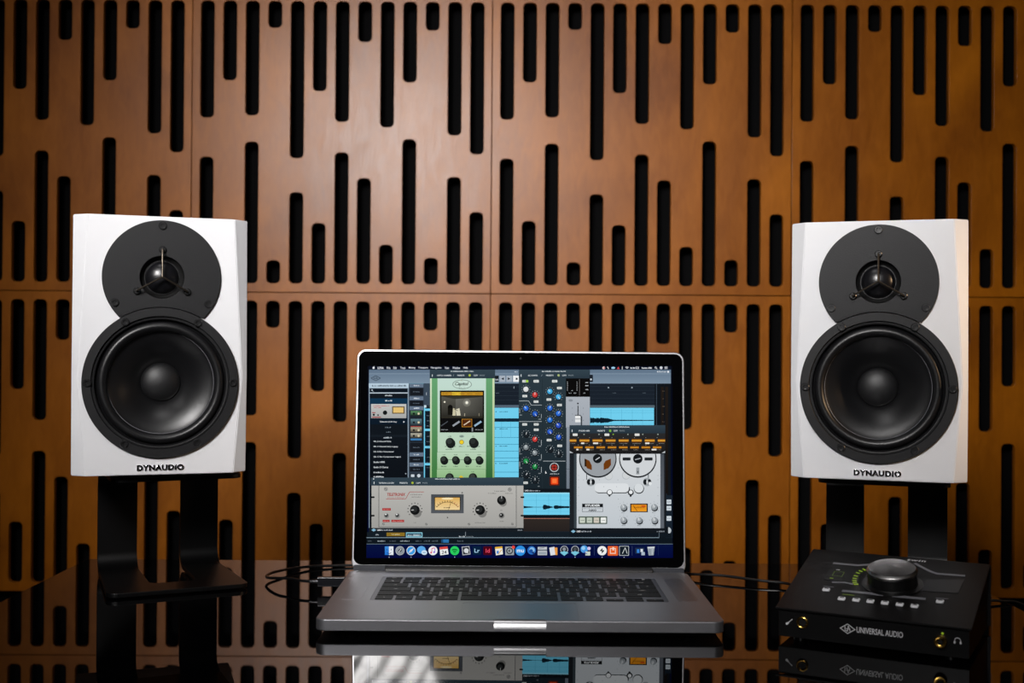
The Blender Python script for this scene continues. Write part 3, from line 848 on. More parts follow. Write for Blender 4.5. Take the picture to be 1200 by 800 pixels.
rect(541.2, 490.8, 553, 500, '52280f'); frame(541.2, 490.8, 553.2, 500.2, 0.55, 'c88a2c'); line(543.4, 498, 551, 493, 1.2, 'e0cdb2')
squig(516.8, 525, 503.3, 1, 'aab0b4'); squig(557, 565.6, 503.3, 1, 'aab0b4'); rect(552.8, 500.8, 554.4, 505.4, '8a9094')
knob(527.3, 517.9, 5.2, '1c201f', None, halo=None, cap='333a38'); knob(554.7, 517.9, 5.2, '1c201f', None, halo=None, cap='2b312f'); disc(540.9, 517.9, 2.8, '8a6a14'); disc(540.9, 517.9, 2.2, 'f2d22e')
disc(541, 511, 3, '9ab0a4', 1.6); text('UA', 539.2, 542.8, 511, 1.6, '3a4a42')
for x, y, w in ((527, 511, 4), (554.7, 511, 3), (541, 522.8, 6.4), (523, 522.8, 3), (532.6, 522.8, 3), (549, 522.8, 3), (561, 522.8, 3.4), (527, 526.2, 9.5), (554.6, 526.2, 6.6)): squig(x - w / 2, x + w / 2, y, 1.2, '4c6254')
line(512.4, 529.6, 569.4, 529.6, 0.45, '8fae8c'); line(520, 538.5, 561.5, 538.5, 0.45, '4c6a4a'); line(512.2, 549.6, 569.2, 549.6, 0.45, '7ca076')
for k, w in enumerate((6.6, 5.6, 3.6, 7)):
    x = 520.1 + 13.8 * k
    knob(x, 538.5, 4.3, '181c1a', None, halo=None, cap='353c38'); squig(x - 2, x + 2, 532.4, 1, '4c6254'); squig(x - w / 2, x + w / 2, 546.2, 1.3, '4c6254')
for x in (526.9, 554.2): disc(x, 559.2, 5, '181c1a'); disc(x - 0.6, 558.2, 3, '3a413d'); squig(x - 1.6, x + 1.6, 552.6, 1, '4c6254')
disc(540.3, 559.6, 2.4, 'd8bc2a')
# channel-strip plugin
rect(608, 432.9, 691.4, 443.6, '34444e', '2a3842'); squig(635, 663.4, 434.9, 1.3, 'dfe6ea'); rect(610.2, 438.4, 611, 441.2, 'dfe6ea'); text('SSL E CHANNEL', 619, 630, 439.7, 1.7, 'dfe6ea'); line(634.4, 440.6, 635.4, 438.8, 0.35, 'aab4bc')
text('PRESETS', 640, 648.6, 439.7, 1.7, 'dfe6ea'); disc(654.6, 439.6, 1.4, 'a8b87a'); text('COPY', 658.8, 664, 439.7, 1.7, 'dfe6ea'); text('PASTE', 666, 672, 439.7, 1.5, '8a969e')
rect(608, 443.4, 663.4, 572.4, '2c3a42', '1b262d'); line(635.6, 443.6, 635.6, 572, 0.6, '222e35')
rect(663.2, 443.2, 691.2, 464.8, '0b0a0a'); rect(663.2, 464.8, 691.2, 501, 'aeb4bc', 'a2a9b2'); rect(663.8, 500, 668, 572.4, '8f98a2', '707a86'); line(663.8, 549.4, 668, 549.4, 0.5, '55606a')
for k in range(6): disc(665, 447.6 + 1.9 * k, 0.45, 'c8ccd0', n=6); disc(676.2, 447.6 + 1.9 * k, 0.45, 'c8ccd0', n=6)
rect(678.6, 444, 679.6, 463, '4e4c4c'); squig(666.6, 669.6, 460.4, 0.9, 'c8ccd0'); squig(672.4, 675.4, 460.4, 0.9, 'c8ccd0'); squig(683.6, 686, 460.4, 0.9, 'c8ccd0'); squig(669.6, 672, 457.4, 0.9, 'c8ccd0')
for y in (448, 451.6, 456.2): squig(686, 689.6, y, 1.3, 'c0c4c8')
rect(691, 439, 694.8, 447.4, '1a2028'); disc(692.6, 444.4, 1.2, 'c8d0d8', n=8)
disc(668.8, 469, 2.6, '8a9098', 1.5); disc(677.2, 472.6, 1.0, '15181b'); rect(676.8, 475.2, 677.8, 487, '1a1d20'); poly([(674, 486), (680, 486), (682.2, 488), (682.2, 498), (680.6, 498), (680.6, 488), (674, 487.2)], '3a4046'); rr(674, 487, 680.2, 494.6, 0.6, 'eceeee'); rect(674, 490.2, 680.2, 491.2, 'a8acb0')
for y in (478, 485, 492.2): disc(670.8, y, 0.45, '5c646c', n=6); disc(683.6, y, 0.45, '5c646c', n=6)
wbtn(615.6, 446.5, 7, 2.9); rect(616.2, 445.1, 619, 447.9, '9fd040'); wbtn(628.3, 446.5); wbtn(650, 446.5)
KN = [(616.3, 455.9, 'd9dcdc', 'e8e8e8'), (626.9, 462.4, 'c03a38', 'd85048'), (616.4, 478.3, '2a62c8', '3a7ee0'), (627, 484.7, '2350b0', '2f68cc'), (616.4, 508.8, '1b2228', None), (626.8, 514.5, 'c03a38', 'd85048'),
      (616.4, 524, '7c8488', '9aa2a4'), (626.8, 530.4, '7c8488', '9aa2a4'), (616.4, 540, '1f7a40', '2c9a52'), (626.8, 546.6, '1f7a40', '2c9a52'), (616.4, 556.4, '1b2228', None), (627, 562.5, '1b2228', '2e363c'),
      (644.4, 458.5, '3fa2d8', '58c0ee'), (654.4, 464.8, '3fa2d8', '58c0ee'), (644.4, 478, '2a62c8', '3a7ee0'), (654.4, 484.3, '2a62c8', '3a7ee0'), (644.4, 491.9, '2668c4', '3080dc'), (654.4, 498.3, '2a48b4', '3760cc'),
      (644.4, 505.5, '2a52b8', '3a6cd0'), (654.7, 512.1, '2a52b8', '3a6cd0'), (644.6, 526.4, '1b2228', None), (654.7, 531.8, '1b2228', '2e363c')]
for i, (x, y, c, cap) in enumerate(KN): knob(x, y, 3.1, c, 'eef2f4', (-60, -90, -130, 60, -75)[i % 5], cap=cap)
for x, y in ((615, 463.9), (628.2, 470.5), (655.6, 454.5), (643.3, 468), (655.6, 474.4), (614.9, 497.1), (628.4, 497.1), (628.4, 503.4), (643.5, 515.5), (655.9, 522.2), (615.8, 565.5)): wbtn(x, y, 5.6, 2.7)
for p in (((608.4, 469.6), (619.4, 469.6)), ((619.4, 469.6), (622.6, 474.5)), ((622.6, 474.5), (635, 474.5)), ((608.4, 493.7), (635, 493.7)), ((636.4, 540.1), (662.6, 540.1)), ((634.4, 485), (634.4, 489.6)), ((634.4, 515.4), (634.4, 521.6)), ((634.4, 532), (634.4, 537.6)), ((634.4, 547), (634.4, 553.6)), ((609, 524.6), (609, 530)), ((609, 540.6), (609, 546.6)), ((609, 478.6), (609, 484))): line(*p[0], *p[1], 0.55, 'b4bcc0')
for x, y in ((610.4, 486), (632.6, 491), (632.8, 522.6), (632.6, 538.6), (632.4, 554.4), (610.4, 548), (610.4, 531.6), (631.8, 569.4)): squig(x - 1.6, x + 1.6, y, 1.2, '9aa4a8')
disc(649.5, 547.4, 5.4, 'c8ced0'); disc(649.5, 547.4, 4.6, '1d262c'); disc(649.5, 547.4, 3.6, 'a83024'); disc(649.5, 547.4, 1.2, '501a14')
for a in (0, 90, 180, 270): line(649.5 + 2 * math.cos(R_(a)), 547.4 + 2 * math.sin(R_(a)), 649.5 + 4.4 * math.cos(R_(a)), 547.4 + 4.4 * math.sin(R_(a)), 1.0, '1d262c')
squig(644.6, 655, 555, 1.2, 'c8ced0'); rr(644, 557.8, 655.6, 568.8, 1.4, '5c1c10'); rr(645.6, 559.4, 654, 567.4, 1, 'ee4a1c'); rr(647.2, 560.8, 652.4, 565.8, 0.8, 'ff7a3a'); poly([(639, 551.6), (639, 555), (640.8, 554.2)], 'f0f0f0')
rect(608, 572.4, 668, 577, '10161c'); text('UAD', 615, 619.4, 574.6, 1.7, 'e8ecf0', 0.03); squig(620, 633, 574.6, 1.5, 'b0b8c0')
# clip under it
rect(613.4, 577, 668, 603, CYAN); rect(613.4, 577, 668, 578.4, '9be2f8')
for x in (628.5, 643, 657): line(x, 579, x, 602, 0.3, '4fa6c6')
for y in (581, 586, 599): line(613.4, y, 668, y, 0.3, '55b2d2')
wave(613.6, 667.8, 594, lambda t: 1.3 * (1 - t * 4) + 0.2 if t < 0.2 else (0.25 if t < 0.42 else (3.2 * (1 - (t - 0.42) * 4.4) + 0.3 if t < 0.62 else (0.3 if t < 0.66 else 2.0 * (1 - (t - 0.66) * 1.9) + 0.25))))
rect(613.4, 603, 668, 607, '0e151b'); rect(613.4, 607, 668, 607.6, 'b87a68'); rect(613.4, 607.6, 670, 622.4, '302925', '262120')
# tape-machine plugin
rect(667.4, 498, 779.6, 508, '33434e', '26333d'); squig(708.4, 738, 500, 1.3, 'dfe6ea'); rect(670, 503.2, 670.8, 506, 'dfe6ea'); text('STUDER A800', 678, 691, 504.6, 1.7, 'dfe6ea'); text('PRESETS', 700, 709, 504.6, 1.7, 'dfe6ea'); disc(715, 504.6, 1.4, '7ab83a'); text('COPY', 719, 724, 504.6, 1.7, 'dfe6ea'); text('PASTE', 726, 732, 504.6, 1.4, '8a969e')
rect(667.4, 507.6, 779.6, 531, '2a2a2b', '1b1a1b'); rect(667.4, 531, 779.6, 624.4, '1d2126')
for x in (674, 711.2, 746.6): rr(x - 2.8, 507.8, x + 2.8, 510.6, 0.5, 'e4e4e0')
for x in (684.4, 702, 718.6, 735.8, 753.2, 771): disc(x, 508.8, 0.8, '9aa49a' if x != 718.6 else '8ab83a', n=8)
for k in range(8):
    x0 = 667.6 + 15.3 * k - 3.8
    a, b = max(667.6, x0), min(779.4, x0 + 11.6)
    rect(a, 514.2, b, 518.0, '8a5416'); rect(a, 515.4, b, 516.6, 'f0b03c'); squig(a + 1, b - 1, 519.4, 0.8, '8c8880')
    x0 = 672.6 + 13.2 * k
    rect(x0, 522.6, x0 + 10, 525.4, '8a5416'); rect(x0, 523.6, x0 + 10, 524.6, 'e09a2c'); squig(x0 + 4, x0 + 10, 526.8, 0.8, '8c8880'); disc(x0 + 5, 512.6, 0.4, 'a0a09a', n=6); disc(x0 + 5, 521.2, 0.4, 'a0a09a', n=6)
for x, y, w in ((682.8, 519.2, 3.6), (698, 519.2, 6), (758.6, 519.2, 5), (676.6, 526.6, 2.4), (689, 526.6, 3.6), (766.4, 526.6, 5.6)): rr(x - w / 2, y - 0.9, x + w / 2, y + 0.9, 0.3, 'eceae4')
poly([(667.6, 528.2), (671.8, 530.6), (667.6, 530.6)], 'c0c6ca'); poly([(779.4, 528.2), (775.4, 530.6), (779.4, 530.6)], 'c0c6ca')
rect(675.8, 531.6, 773.8, 618.6, 'd6dadd', 'c3cad0'); rect(672.6, 531.6, 675.8, 618.6, '3a444a'); rect(773.8, 531.6, 778.2, 618.6, '4a5058', '60666e')
def half_disc(x, y, r, c):
    a0 = math.asin((531.6 - y) / r)
    poly([(x + r * math.cos(a0 + (PI - 2 * a0) * k / 28), y + r * math.sin(a0 + (PI - 2 * a0) * k / 28)) for k in range(29)], c)
disc(713.2, 557.6, 4.8, 'b8bec2'); disc(713.4, 557.4, 4.2, 'd2d6d8'); disc(733.6, 556.8, 4.8, 'b8bec2'); disc(733.8, 556.6, 4.2, 'd2d6d8')
for x, c in ((700.6, '9ba0a5'), (747.4, 'd3d7da')): half_disc(x, 537.6, 22.0, '1a1e22'); half_disc(x, 537, 20.8, c)
disc(700.2, 537.2, 5.4, '15181b'); line(697.8, 538.8, 702.8, 535.6, 1.1, 'c8ccd0'); disc(747.4, 537.4, 5.6, '15181b'); line(744.2, 538.4, 750.6, 536.8, 1.2, 'a8adb2')
poly([(685, 537), (690.6, 539.6), (693.4, 545), (693.6, 550.6), (688, 548.6), (685, 543.6)], '6e3a10'); poly([(715.8, 537.2), (716, 544.6), (713, 548.4), (707.4, 550.6), (707.4, 543.4), (709.6, 539.8)], '6e3a10'); rect(685, 538, 687, 546.4, '2a1a0c')
rr(729.6, 535.8, 739, 539.4, 0.8, '24282c'); rr(755.2, 535.8, 764.8, 539.4, 0.8, '24282c'); rect(745.6, 547.6, 749.2, 555.6, '9aa0a4'); text('X', 745.9, 748.9, 553, 2.8, '2a2e32')
for x in (687.4, 759.8): line(x, 553.6, x, 562, 0.8, '3a4046')
for x, d in ((692.4, 1), (758.4, -1)): disc(x, 564.6, 4.9, 'a2a8ac'); disc(x - 2.3, 564.6, 2.4, '1c2024', 3.3); disc(x + 2.4, 564.6, 2.4, '1c2024', 3.3); disc(x, 564.6, 1.1, 'd8dcde', 2.4)
disc(761.8, 566.4, 2.0, 'e6eaec')
rr(697.2, 567.2, 737.4, 577.8, 4.6, '2a2e32'); rr(696.8, 566.2, 737, 576.8, 4.6, 'dfe3e6'); rect(737, 570.6, 738.2, 578, '2a2e32')
disc(748.8, 572.4, 6.0, '23272b'); disc(748.6, 571.8, 5.4, 'd9dee1')
disc(714.4, 576.8, 3.5, '22262a'); disc(714.4, 576.5, 2.7, 'eceff1'); disc(714.2, 580.6, 1.1, '22262a'); disc(739.2, 577.0, 3.5, '22262a'); disc(739.2, 576.5, 2.2, 'eceff1'); disc(739, 580.8, 1.2, '22262a')
for x, y in ((678, 557), (678, 562), (771, 557), (771, 562), (678, 571), (678, 580.6), (771, 571), (771, 580.6), (683.8, 562), (702.4, 562), (724, 562), (724.6, 548), (724.6, 584.6), (678, 598), (771.6, 598), (692, 569), (707.6, 570), (722.6, 570)): disc(x, y, 0.45, '8a9096', n=6)
frame(682.2, 590, 706.6, 599.6, 0.45, '4a5056'); rect(682.2, 590, 706.6, 594.2, '14171a'); text('STUDER', 685.6, 703.4, 592.1, 2.6, 'e6eaec', 0.04); squig(683.6, 705.2, 595.4, 0.6, '6a7076'); text('A800', 689.4, 698.8, 597.7, 2.2, '2a2e32', 0.03)
rr(678, 604.8, 711.6, 613.8, 0.5, '5a665c')
for k, c in enumerate(('ccd4c6', 'c2ccbe', 'd2cabc', 'f0f2ee')): rr(679.4 + 8.2 * k, 606.2, 685.6 + 8.2 * k, 612.4, 0.6, c); squig(680.6 + 8.2 * k, 684.6 + 8.2 * k, 609.4, 1.1, '7a8478')
for x, y in ((730.8, 594.2), (766.6, 594), (730.8, 609.2), (749, 609.4), (767, 609.4)):
    knob(x, y, 3.7, '8c9398', 'f4f6f7', -110, halo='5c646a', dots=7, hr=1.6, cap='b2b8bc'); squig(x - 2.2, x + 2.2, y + 6.2, 1, '6a7278')
rect(738.4, 589.8, 759.2, 600, '26262a'); rect(739.8, 591, 757.8, 599, 'dd8a18', 'ee9c24'); line(742, 592, 746.6, 598.6, 0.5, '3a2408')
for k in range(6): rect(743 + 2.2 * k, 594 - 0.5 * (k in (2, 3)), 743.9 + 2.2 * k, 595.2, '6a3a0a')
rect(751.6, 592.2, 756.4, 593.8, 'c84418')
rect(667.4, 618.8, 779.6, 624.6, '14191f'); poly([(669, 622.4), (671.8, 620.6), (674.6, 622.4), (671.8, 624.2)], '88bcd8'); text('UAD', 675.8, 680.4, 622.4, 1.9, 'f0f2f4', 0.03); squig(681.4, 693.4, 622.4, 1.6, 'b4bcc4'); squig(769.6, 779, 622.4, 1.6, '8c949c')
# levelling-amplifier plugin
rect(434.6, 559.4, 613.4, 568.8, '34444f', '2c3b46'); rect(437.2, 560.4, 438.4, 561.6, 'dfe6ea'); squig(510, 540, 561, 1.3, 'dfe6ea'); rect(438, 564.2, 438.8, 567, 'dfe6ea'); text('TELETRONIX LA-2A GRAY', 444, 462, 565.7, 1.7, 'dfe6ea'); text('PRESETS', 468.4, 477.6, 565.7, 1.7, 'dfe6ea'); disc(483.4, 565.6, 1.4, 'a8b83a'); text('COPY', 487.6, 493, 565.7, 1.7, 'dfe6ea'); text('PASTE', 495, 501, 565.7, 1.5, '8a969e')
rect(435.4, 568.8, 613.4, 618.4, 'b7b5b0', 'a09f9b'); rect(444.2, 568.8, 605, 617.2, 'bab8b3', 'a5a4a0'); line(444, 569, 444, 617, 0.6, '3a3b3b'); line(605, 569, 605, 617, 0.6, '4a4b4b'); line(443.4, 617.2, 605.4, 617.2, 0.6, '55565a')
for y in (582.4, 604): rr(434.2, y - 1, 439, y + 1, 0.9, '101214'); rr(610, y - 1, 614.4, y + 1, 0.9, '101214')
for x, y in ((452.2, 572.9), (597.4, 573.4), (449.4, 613.8), (499.6, 614), (549.6, 614), (600.4, 613.8)):
    disc(x, y, 2.2 if y < 600 else 1.4, '6c6c6a'); disc(x, y, 1.7 if y < 600 else 1.0, 'a4a3a0'); line(x - 1, y - 1, x + 1, y + 1, 0.5, '4c4c4a')
text('TELETRONIX', 453.6, 475, 579.2, 3.6, 'a33028', 0.03, 0.15); squig(454, 474, 582.8, 0.8, 'b06058')
line(452.4, 584.4, 475.4, 584.4, 0.55, 'a33028'); line(475.4, 584.4, 480, 576.2, 0.55, 'a33028'); line(480, 576.2, 496.8, 576.2, 0.55, 'a33028'); squig(480.6, 495.4, 579.2, 1.1, '6c6c6a'); squig(482.4, 493.4, 582, 1.1, '6c6c6a')
for x0, x1, y in ((448, 458, 596.6), (448.4, 456.6, 610.2), (458.6, 473.6, 610.2)): rect(x0, y - 1.4, x1, y + 1.4, 'a62a2a'); squig(x0 + 1, x1 - 1, y, 1.1, 'd88a84')
for x in (453, 465.8): disc(x, 604.2, 3.0, '8a8a88'); disc(x - 0.3, 603.6, 2.0, '303232'); disc(x - 0.8, 602.6, 0.9, 'e6e6e4')
for x in (486.2, 562.6):
    for k in range(11):
        a = R_(140 + 260 * k / 10); disc(x + 8.2 * math.cos(a), 597.4 + 8.2 * math.sin(a), 0.7, '2a2c2c', n=6)
    disc(x + 2.6, 601, 5.2, '7c7b78'); disc(x, 597.4, 5.7, '131415'); disc(x - 0.8, 596.6, 3.6, '2a2c2c'); line(x - 4.4, 597.6, x - 1.4, 597.2, 0.7, 'e0e0de')
squig(484.6, 488, 612, 1, '6c6c6a'); squig(556.4, 568.6, 612.2, 1, '6c6c6a')
rect(505.2, 579, 543.4, 601.2, '474b50', '54585e'); rect(509, 582.2, 539.6, 597.6, '1c1a16'); rect(509.8, 582.8, 538.8, 597.2, 'e0b05c', 'f0d49c'); disc(524.3, 584, 7, 'fbe6b4', 1.2)
arc(524.3, 604, 16, 218, 322, 0.5, '3a2c14', 12)
for k in range(11):
    a = R_(220 + 10 * k); line(524.3 + 15.6 * math.cos(a), 604 + 15.6 * math.sin(a), 524.3 + 18 * math.cos(a), 604 + 18 * math.sin(a), 0.5, '3a2c14' if k < 8 else 'a83a2a')
line(525.6, 597, 529, 587, 0.4, '2a1c0c'); squig(520, 528, 594.6, 1.2, '3a2c14'); disc(541.6, 577.2, 1.0, '6c6c6a', n=8); disc(524.4, 606.2, 0.8, '3a3a38', n=8)
disc(589.4, 588.8, 4.6, '84837f'); disc(587.8, 586, 5.3, '131415'); disc(587.2, 584.8, 3, '333535'); line(587.8, 584, 587.8, 581, 0.6, 'e0e0de'); disc(587.8, 604, 3.4, '7a7a78'); disc(587.6, 603.6, 2.3, '1c1d1e'); disc(587, 603, 0.8, 'c8c8c6', n=8)
squig(579.4, 593.4, 575.2, 1, '6c6c6a'); squig(572, 581.6, 577.8, 1, '6c6c6a'); squig(592, 601, 577.8, 1, '6c6c6a'); squig(585, 591, 610.6, 1, '6c6c6a'); squig(586, 589, 597.6, 1, '6c6c6a')
rect(432.2, 618.4, 613.6, 623.2, '161c22'); poly([(435.2, 620.8), (438, 619), (440.8, 620.8), (438, 622.6)], '88bcd8'); text('UAD', 442, 446.6, 620.8, 1.9, 'f0f2f4', 0.03); squig(447.4, 460, 620.8, 1.6, 'b4bcc4'); squig(606.6, 612.4, 620.8, 1.6, '8c949c')
# bottom strip and status line
rect(430, 623.2, 667.4, 629.6, '141d25'); squig(440, 444, 626.2, 1.4, 'aab4bc'); rect(453, 623.8, 474.4, 628, '8a6e22'); squig(459, 469, 625.8, 1.5, 'e8dcb0')
rect(475.8, 623.6, 495, 629.4, '8fd0e2'); rect(476.6, 624.6, 494.2, 628.4, '24485a'); squig(477.6, 493, 626.8, 1.8, 'd8eaf0'); squig(538, 545, 628.4, 1.7, 'c0c8ce'); rect(545.2, 623, 545.8, 628, '8a949c'); squig(546, 555.4, 628.4, 0.9, '7c868e')
rect(667.4, 624.6, 787, 629.6, '101820'); rect(429.6, 629.4, 772.4, 630.1, '8498a4'); line(772.4, 624, 772.4, 630, 0.5, '6c7c88'); rect(429.6, 630.1, 788, 637, '0e161d'); rect(429.6, 636.9, 788.4, 637.6, '5d6d78')
for x0, x1, c in ((431, 435.4, '4c5660'), (442.4, 452, 'aab4bc'), (456.6, 464, '4c5660'), (469, 480, 'aab4bc'), (487, 494, '5c6872'), (497, 504, '5c6872'), (506, 513, '5c6872'), (536, 543, '5c6872')): squig(x0, x1, 633.6, 1.5, c)
rect(517, 631.8, 526, 635.6, '2c74b0'); rect(517, 631.8, 519.4, 635.6, '1c4a74')
# dock
rect(429.4, 637.6, 788.6, 653.5, '06123e', '02083a')
Y = 645.0
for x in (456, 481.7, 532.8, 673.9, 705.6, 731.3): disc(x, 652.6, 0.55, 'b8c0d0', n=8)
rect(451, 640, 461, 650, 'e6ecf4'); rect(451, 640, 455.8, 650, '3f8fe0', '2270d0'); line(453.4, 643, 453.4, 644.6, 0.6, '10243e'); line(458.4, 643, 458.4, 644.6, 0.6, '10243e'); arc(456, 645.6, 2.8, 30, 150, 0.6, '10243e', 6)
disc(468.7, Y, 5.3, 'b0b6bc'); disc(468.7, Y, 4.7, '8c949c'); poly([(466, 648), (467, 644), (471.4, 641.6), (470.4, 646), (467.4, 647)], '2a3036'); line(470.4, 642.6, 466.8, 647.2, 0.7, 'e0e4e8')
disc(481.7, Y, 5.3, 'dfe6ee'); disc(481.7, Y, 4.6, '3a9ae4'); poly([(485, 641.8), (482.6, 646), (480.6, 644.2)], 'e8e8ec'); poly([(478.4, 648.2), (482.6, 646), (480.6, 644.2)], 'd8dce4')
disc(493.8, 644, 5.0, '5aa8ea', 4.4); disc(497.2, 647.2, 3.4, 'cfe4f6', 2.8); line(495.6, 647.2, 498.8, 647.2, 0.7, '5a88b0')
disc(507.4, Y, 5.3, 'f2f2f6'); line(506, 642.4, 506, 647.2, 0.7, 'd8466a'); line(509.6, 641.8, 509.6, 646.6, 0.7, '8a5ad8'); line(506, 642.4, 509.6, 641.7, 1.0, 'd8466a'); disc(505.2, 647.3, 1.1, 'e0506a', n=10); disc(508.8, 646.7, 1.1, '8a5ad8', n=10)
poly([(515, 641), (524.4, 640), (525.6, 649.2), (516, 650.4)], 'eef0f2'); poly([(515, 641), (524.4, 640), (524.8, 642.8), (515.4, 643.8)], 'd84a44'); text('24', 517.6, 523.4, 646.8, 3.8, '33363a')
disc(532.8, Y, 5.3, '2bd060'); arc(532.8, 648.4, 5.0, 232, 308, 1.0, '0b2a14', 8); arc(532.8, 648.8, 3.4, 236, 304, 0.85, '0b2a14', 8); arc(532.8, 649.4, 2.2, 238, 302, 0.7, '0b2a14', 8)
poly([(541, 640.4), (550, 639.6), (551.4, 649.4), (542, 650.4)], 'b4b8be'); poly([(542, 641.2), (549.4, 640.6), (550.4, 648.6), (542.8, 649.4)], '2a2e34'); disc(546.4, 645, 2.8, 'd8dce0'); line(546.4, 645, 549, 648.4, 0.7, 'd8dce0')
rr(553.8, 640, 563.8, 650, 1.2, '06203c'); text('Lr', 556, 562, Y, 4.6, 'a8d4f0'); rr(566.4, 640, 576.4, 650, 1.2, '4a0414'); text('Id', 569.2, 574, Y, 4.6, 'ee4a66')
poly([(580, 640.8), (588.6, 640), (589.4, 649.2), (581.2, 650.4)], 'f0eee4'); poly([(580, 640.8), (588.6, 640), (588.8, 642.2), (580.2, 643)], 'e8b43a'); rect(582, 645, 584.6, 648.6, '4a86d0'); line(584, 649, 588, 643.6, 0.9, 'd09a3a')
rr(592, 640.2, 602.4, 650.2, 0.8, '9aa0a6'); arc(597.2, 645.2, 3.4, 0, 360, 1.3, '2e3236', 20); disc(597.2, 645.2, 1.4, '2e3236'); line(597.2, 645.2, 599.6, 645.2, 0.6, 'd0d4d8'); disc(601.6, 641, 1.9, 'e8483c')
disc(609.8, Y, 6.0, '2a86d8'); disc(609.8, Y, 5.5, '2f92e4'); text('mu', 605.8, 613.8, 645.4, 3.4, 'f4f8fc')
disc(622.9, 644.6, 4.9, '2a6ec4'); disc(623.4, 644.2, 3.2, '8ac0ea'); disc(622.4, 645.4, 2.2, '1c4e9a'); poly([(623, 647.6), (626.6, 650), (625.4, 645.6)], '16306a')
rect(630.2, 640.6, 641, 650.2, 'c4c8ce'); rect(630.2, 643.6, 641, 645.2, '6a727c'); rect(631, 646.4, 640.2, 649.4, '9aa4ae'); line(632, 642, 638, 641.4, 0.7, '5a6470')
poly([(643.6, 641.6), (649.6, 640.4), (651, 649.8), (645.2, 650.6)], 'dfe2e8'); poly([(649.6, 641.4), (653.2, 641.4), (653.2, 650), (650.8, 650)], 'e89a44')
for x in (661.2, 673.9):
    disc(x, 643.8, 4.6, 'aeb4bc'); disc(x, 643.8, 3.8, '20242a'); disc(x, 643.2, 2.0, '8a9098' if x < 665 else '4a4e54'); poly([(x - 5, 647.2), (x, 645.4), (x + 5, 647.2), (x, 651)], '7ac8e0')
disc(684.6, 643.2, 4.4, '4a9ae0'); disc(683.6, 642, 2.2, '9ad0f4'); disc(690.2, 642.4, 2, 'd8c8f0'); rect(686, 646, 691.6, 650.6, 'c8d4c8'); line(684, 646.4, 688, 649, 0.8, '3a3ea0')
rect(696.2, 639.4, 696.6, 650.6, '3a4870')
disc(705.6, Y, 5.5, 'f0f2f2'); poly([(703, 645), (706, 641.8), (706, 644.4), (704.6, 646)], '15181a'); poly([(708.2, 645), (705.2, 648.4), (705.2, 645.6), (706.8, 644)], '15181a')
rr(712.2, 639.6, 724.2, 650.8, 0.8, 'e8622a'); frame(714.8, 642, 721.6, 648.6, 0.9, 'f6d8c6'); rect(717.6, 640.8, 719.6, 644.6, 'f6d8c6')
rr(725.6, 639.4, 737, 650.8, 0.8, 'c2cacc'); rr(726.2, 640, 736.4, 650.2, 0.6, '16202a'); line(729.4, 648.4, 732.6, 641.6, 0.6, 'e6ecec'); line(732.6, 641.6, 735, 648.4, 0.6, 'e6ecec')
rect(740.6, 639.4, 741, 650.6, '3a4870')
rect(744.4, 641.6, 755.2, 648.4, '20304a'); rect(746.4, 643.4, 749.2, 647.6, '3a86d8'); rect(750.6, 643, 753.4, 646.4, 'dfe6ee'); rect(751.6, 646.6, 755.6, 650.4, 'aebccc')
poly([(758.6, 640.6), (767.2, 640.2), (766, 650.4), (760.2, 650.6)], '9aa4ac'); poly([(758.6, 640.6), (767.2, 640.2), (766.8, 642.2), (759, 642.4)], 'd2d8dc'); line(761.4, 643, 762, 649.6, 0.5, '6a747c'); line(764.6, 643, 764.2, 649.6, 0.5, 'd2d8dc'); rect(771.2, 639.4, 771.6, 650.6, '1c2a54')
for f in ui.faces:
    if f.normal.z < 0: f.normal_flip()
bmesh.ops.transform(ui, matrix=LM, verts=ui.verts)
me = bpy.data.meshes.new('display'); ui.to_mesh(me); ui.free()
finish(me, 'screen', 0)
obj('display', me, 'screen', lid)
# ------------------------------------------------------------------ audio interface
UA, UO = R_(-28.4), Vector((0.2308, 1.0177, 0.0))
ua = thing('audio_interface', 'black desktop audio interface with a big silver volume knob, at the table right', 'audio interface', UO, UA)
UM = Matrix.Translation(UO) @ Matrix.Rotation(UA, 4, 'Z')
UW, UD, ZF, ZR = 0.1605, 0.134, 0.0298, 0.0615
SL = math.atan2(ZR - ZF, UD)
# sheet cover: sloping top that bends down at the rear
T = 0.0016
rb = 0.006
prof = [(0.0, ZF - T), (0.0, ZF)]
prof_top = [(0.0, ZF), (UD - 0.003, ZR - 0.0006)]
bend = []
for a in range(0, 5):
    t = R_(90 + math.degrees(SL)) + (0 - R_(90 + math.degrees(SL))) * a / 4
    bend.append((UD - 0.002 + 0.004 * math.cos(t), ZR - 0.0046 + 0.004 * math.sin(t)))
outer = [(0.0, ZF)] + bend + [(UD + 0.002, 0.0045)]
inner = [(UD + 0.002 - T, 0.0045), (UD + 0.002 - T, ZR - 0.0055), (UD - 0.003, ZR - T - 0.0009), (0.0, ZF - T)]
bm = prism(bmesh.new(), outer + inner, 'x', 0, UW)
obj('top_cover', bevelled(bm, 0.0005, 40, 2), 'device', ua, smooth=25)
bp = [(0.0035, 0.0045), (0.0035, ZF - T - 0.0004), (UD - 0.006, ZR - T - 0.0030), (UD - 0.006, 0.0045)]
bm = prism(bmesh.new(), bp, 'x', 0.0022, UW - 0.0022)
obj('body', bevelled(bm, 0.0004, 40, 2), 'device_front', ua, smooth=25)
for x in (0.018, UW - 0.018):
    for y in (0.018, UD - 0.02):
        obj('foot', lathe(bmesh.new(), [(0, 0), (0.006, 0), (0.0068, 0.0047), (0, 0.0047)], 20, (x, y, 0), 'z'), 'rubber', ua)
